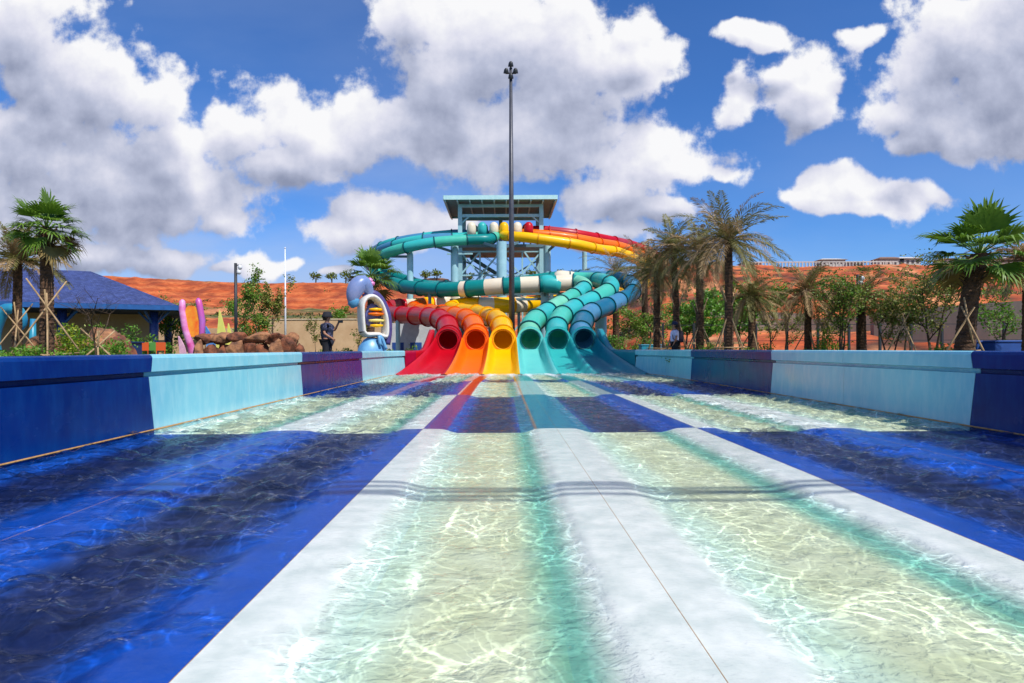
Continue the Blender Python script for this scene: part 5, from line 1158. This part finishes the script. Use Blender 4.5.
# ------------------------------------------------------------------ people
M_skin = mat('skin', '#a8765a', '#96684e', scale=8, rough=.55)
def skin_mesh(name, verts, edges, radii, m, parent, sub=2, root=0, fat=1.0):
    me = bpy.data.meshes.new(name); me.from_pydata(verts, edges, []); me.materials.append(m); o = bpy.data.objects.new(name, me); col.objects.link(o); o.parent = parent
    md = o.modifiers.new('skin', 'SKIN'); md.use_smooth_shade = True
    sv = me.skin_vertices[0].data
    for i, r_ in enumerate(radii): r_ = r_ if isinstance(r_, tuple) else (r_, r_); sv[i].radius = (r_[0]*fat, r_[1]*fat); sv[i].use_root = (i == root)
    s_ = o.modifiers.new('sub', 'SUBSURF'); s_.levels = sub; s_.render_levels = sub
    return o
def person(loc_, rz, label, arm_pose, shirt, trousers, hat=None, cap=None, hair='#1c1614', s=1.0, backpack=False, phone=False):
    t = thing('person', label, 'person', loc_, rz); t.scale = (s, s, s)
    # facing +X. body joints
    V = [(0, 0, .98), (0, 0, 1.12), (.01, 0, 1.30), (0, 0, 1.45), (.005, 0, 1.53), (.02, 0, 1.60), (.02, 0, 1.69), (.01, 0, 1.745),      # 0-7 pelvis..head top
         (0, .10, .92), (.01, .11, .50), (-.02, .12, .09), (.12, .13, .04), (0, -.10, .92), (.03, -.11, .50), (.0, -.12, .09), (.14, -.13, .04)]
    E_ = [(0, 1), (1, 2), (2, 3), (3, 4), (4, 5), (5, 6), (6, 7), (0, 8), (8, 9), (9, 10), (10, 11), (0, 12), (12, 13), (13, 14), (14, 15)]
    Rd = [(.13, .10), (.125, .09), (.15, .10), (.09, .08), (.055, .055), (.075, .085), (.085, .10), (.05, .06), .085, .056, .042, .035, .085, .056, .042, .035]
    hands = []
    for sd_, (el, wr) in zip((1, -1), arm_pose):
        b = len(V); V += [(0, sd_*.17, 1.42), el, wr, tuple(Vector(wr)+(Vector(wr)-Vector(el)).normalized()*.08)]; E_ += [(3, b), (b, b+1), (b+1, b+2), (b+2, b+3)]; Rd += [.058, .042, .030, (.034, .02)]
        hands.append((Vector(el), Vector(wr)))
        d = (Vector(wr)-Vector(el)).normalized(); sdv = Vector((0, 0, 1)) if abs(d.z) < .7 else Vector((0, 1, 0)); nv = d.cross(sdv).normalized()
        for q, (o_, l_) in enumerate(((-.026, .065), (-.009, .075), (.009, .07), (.026, .055))):
            c = len(V); p = Vector(wr)+d*.085+sdv*o_; V += [tuple(p), tuple(p+d*l_*.55+nv*.008), tuple(p+d*l_*.85+nv*.03)]; E_ += [(b+3, c), (c, c+1), (c+1, c+2)]; Rd += [.010, .009, .007]
        c = len(V); p = Vector(wr)+d*.03+sdv*.035; V += [tuple(p), tuple(p+sdv*.025+d*.04), tuple(p+sdv*.02+d*.065+nv*.015)]; E_ += [(b+2, c), (c, c+1), (c+1, c+2)]; Rd += [.011, .010, .008]
    skin_mesh('body', V, E_, Rd, M_skin, t)
    # clothes follow the same joints
    sv = [(0, 0, .93), (0, 0, 1.12), (.01, 0, 1.30), (0, 0, 1.44)]; se = [(0, 1), (1, 2), (2, 3)]; sr = [(.165, .125), (.150, .112), (.175, .125), (.115, .10)]
    for sd_, (el, wr) in zip((1, -1), arm_pose):
        b = len(sv); sh = Vector((0, sd_*.175, 1.425)); sv += [tuple(sh), tuple(sh.lerp(Vector(el), .8))]; se += [(3, b), (b, b+1)]; sr += [.078, .066]
    skin_mesh('shirt', sv, se, sr, shirt, t, fat=1.3)
    tv = [(0, 0, 1.0), (0, .105, .90), (.01, .11, .50), (-.02, .12, .12), (0, -.105, .90), (.03, -.11, .50), (0, -.12, .12)]
    skin_mesh('trousers', tv, [(0, 1), (1, 2), (2, 3), (0, 4), (4, 5), (5, 6)], [(.15, .115), .105, .078, .066, .105, .078, .066], trousers, t, fat=1.2)
    for i in (11, 15):
        mb = MB(); mb.lathe([(.05, -.045), (.058, -.02), (.05, .03), (.02, .045)], V[i], 12, sx=2.1); mb.build('shoe', M_dark, t, smooth=True)
    mb = MB(); mb.lathe([(.012, .0), (.02, .02), (.008, .055)], (.125, 0, 1.625), 8); mb.build('nose', M_skin, t, smooth=True)
    for sd_ in (-1, 1):
        mb = MB(); mb.lathe([(.004, -.01), (.012, 0), (.004, .01)], (.112, sd_*.034, 1.665), 8); mb.build('eye', M_dark, t, smooth=True)
        mb = MB(); mb.lathe([(.005, -.03), (.018, 0), (.005, .03)], (.02, sd_*.098, 1.65), 8, sx=1.2, sy=.6); mb.build('ear', M_skin, t, smooth=True)
    mb = MB(); mb.box((.116, 0, 1.60), (.012, .045, .010)); mb.build('mouth', mat('lips', '#8a4a44', rough=.5), t)
    M_hair = mat('hair', hair, rough=.7)
    mb = MB(); mb.lathe([(.085, -.11), (.108, -.03), (.110, .05), (.07, .105), (.01, .12)], (-.034, 0, 1.68), 16, sx=1.0, sy=.95); mb.build('hair', M_hair, t, smooth=True)
    if hat: mb = MB(); mb.lathe([(.17, -.075), (.178, -.07), (.135, -.005), (.125, .06), (.10, .095), (.01, .105)], (.01, 0, 1.73), 20); mb.build('bucket_hat', hat, t, smooth=True)
    if cap:
        mb = MB(); mb.lathe([(.128, -.03), (.13, .03), (.10, .095), (.01, .12)], (.005, 0, 1.73), 18); mb.box((.165, 0, 1.715), (.13, .16, .015)); mb.build('cap', cap, t, smooth=False)
    if backpack: mb = MB(); mb.box((-.24, 0, 1.18), (.19, .30, .48)); mb.build('backpack', mat('dark_backpack', '#2a2230', '#3a2e3c', rough=.8), t, bevel=.06)
    if backpack:
        mb = MB()
        for sd_ in (-1, 1): mb.tube([(-.16, sd_*.1, 1.40), (-.02, sd_*.11, 1.53), (.13, sd_*.1, 1.38), (.11, sd_*.12, 1.1), (-.14, sd_*.12, 1.0)], .022, 6)
        mb.build('strap', MATS['dark_backpack'], t)
    return t
M_pat = mat('dark_patterned_shirt', '#181c30', '#585a78', scale=14, rough=.8, lo=.5, hi=.62); M_blk = mat('black_cloth', '#16161c', '#202028', rough=.85)
pl = (PX(327, 19.2), 19.2, GZ)
# right arm (toward the camera) hangs bent, left arm holds the phone out in front
person(pl, R(-8), 'person in black bucket hat and dark patterned shirt holding up a phone', [((.15, .22, 1.25), (.30, .14, 1.47)), ((.03, -.26, 1.16), (.24, -.22, 1.02))], M_pat, M_blk, hat=M_blk, s=1.05)
t = thing('phone', 'black phone held up by the person in the bucket hat', 'phone', (pl[0]+.43, 19.2+.02, GZ+1.60), rz=R(-8))
mb = MB(); mb.box((0, 0, 0), (.17, .014, .085)); mb.build('body', M_dark, t, bevel=.006)
mb = MB(); mb.box((0, -.0085, 0), (.155, .003, .072)); mb.build('screen', mat('black_glass', '#0a0a0e', rough=.08), t)
person((PX(675, 25.4), 25.4, GZ), R(178), 'person in white shirt and dark cap with a dark backpack, beyond the right wall', [((.0, .25, 1.15), (.10, .24, .92)), ((.0, -.25, 1.15), (.10, -.24, .92))], mat('white_shirt', '#c9cdea', '#b4b8dc', rough=.8), M_blk, cap=mat('navy_cap', '#1c2448', rough=.8), s=1.0, backpack=True)

# ------------------------------------------------------------------ render settings
scene.view_settings.view_transform = 'Standard'; scene.view_settings.look = 'None'; scene.view_settings.exposure = 0
scene.render.engine = 'CYCLES'; scene.cycles.max_bounces = 8; scene.cycles.transparent_max_bounces = 12; scene.cycles.caustics_reflective = False; scene.cycles.caustics_refractive = False
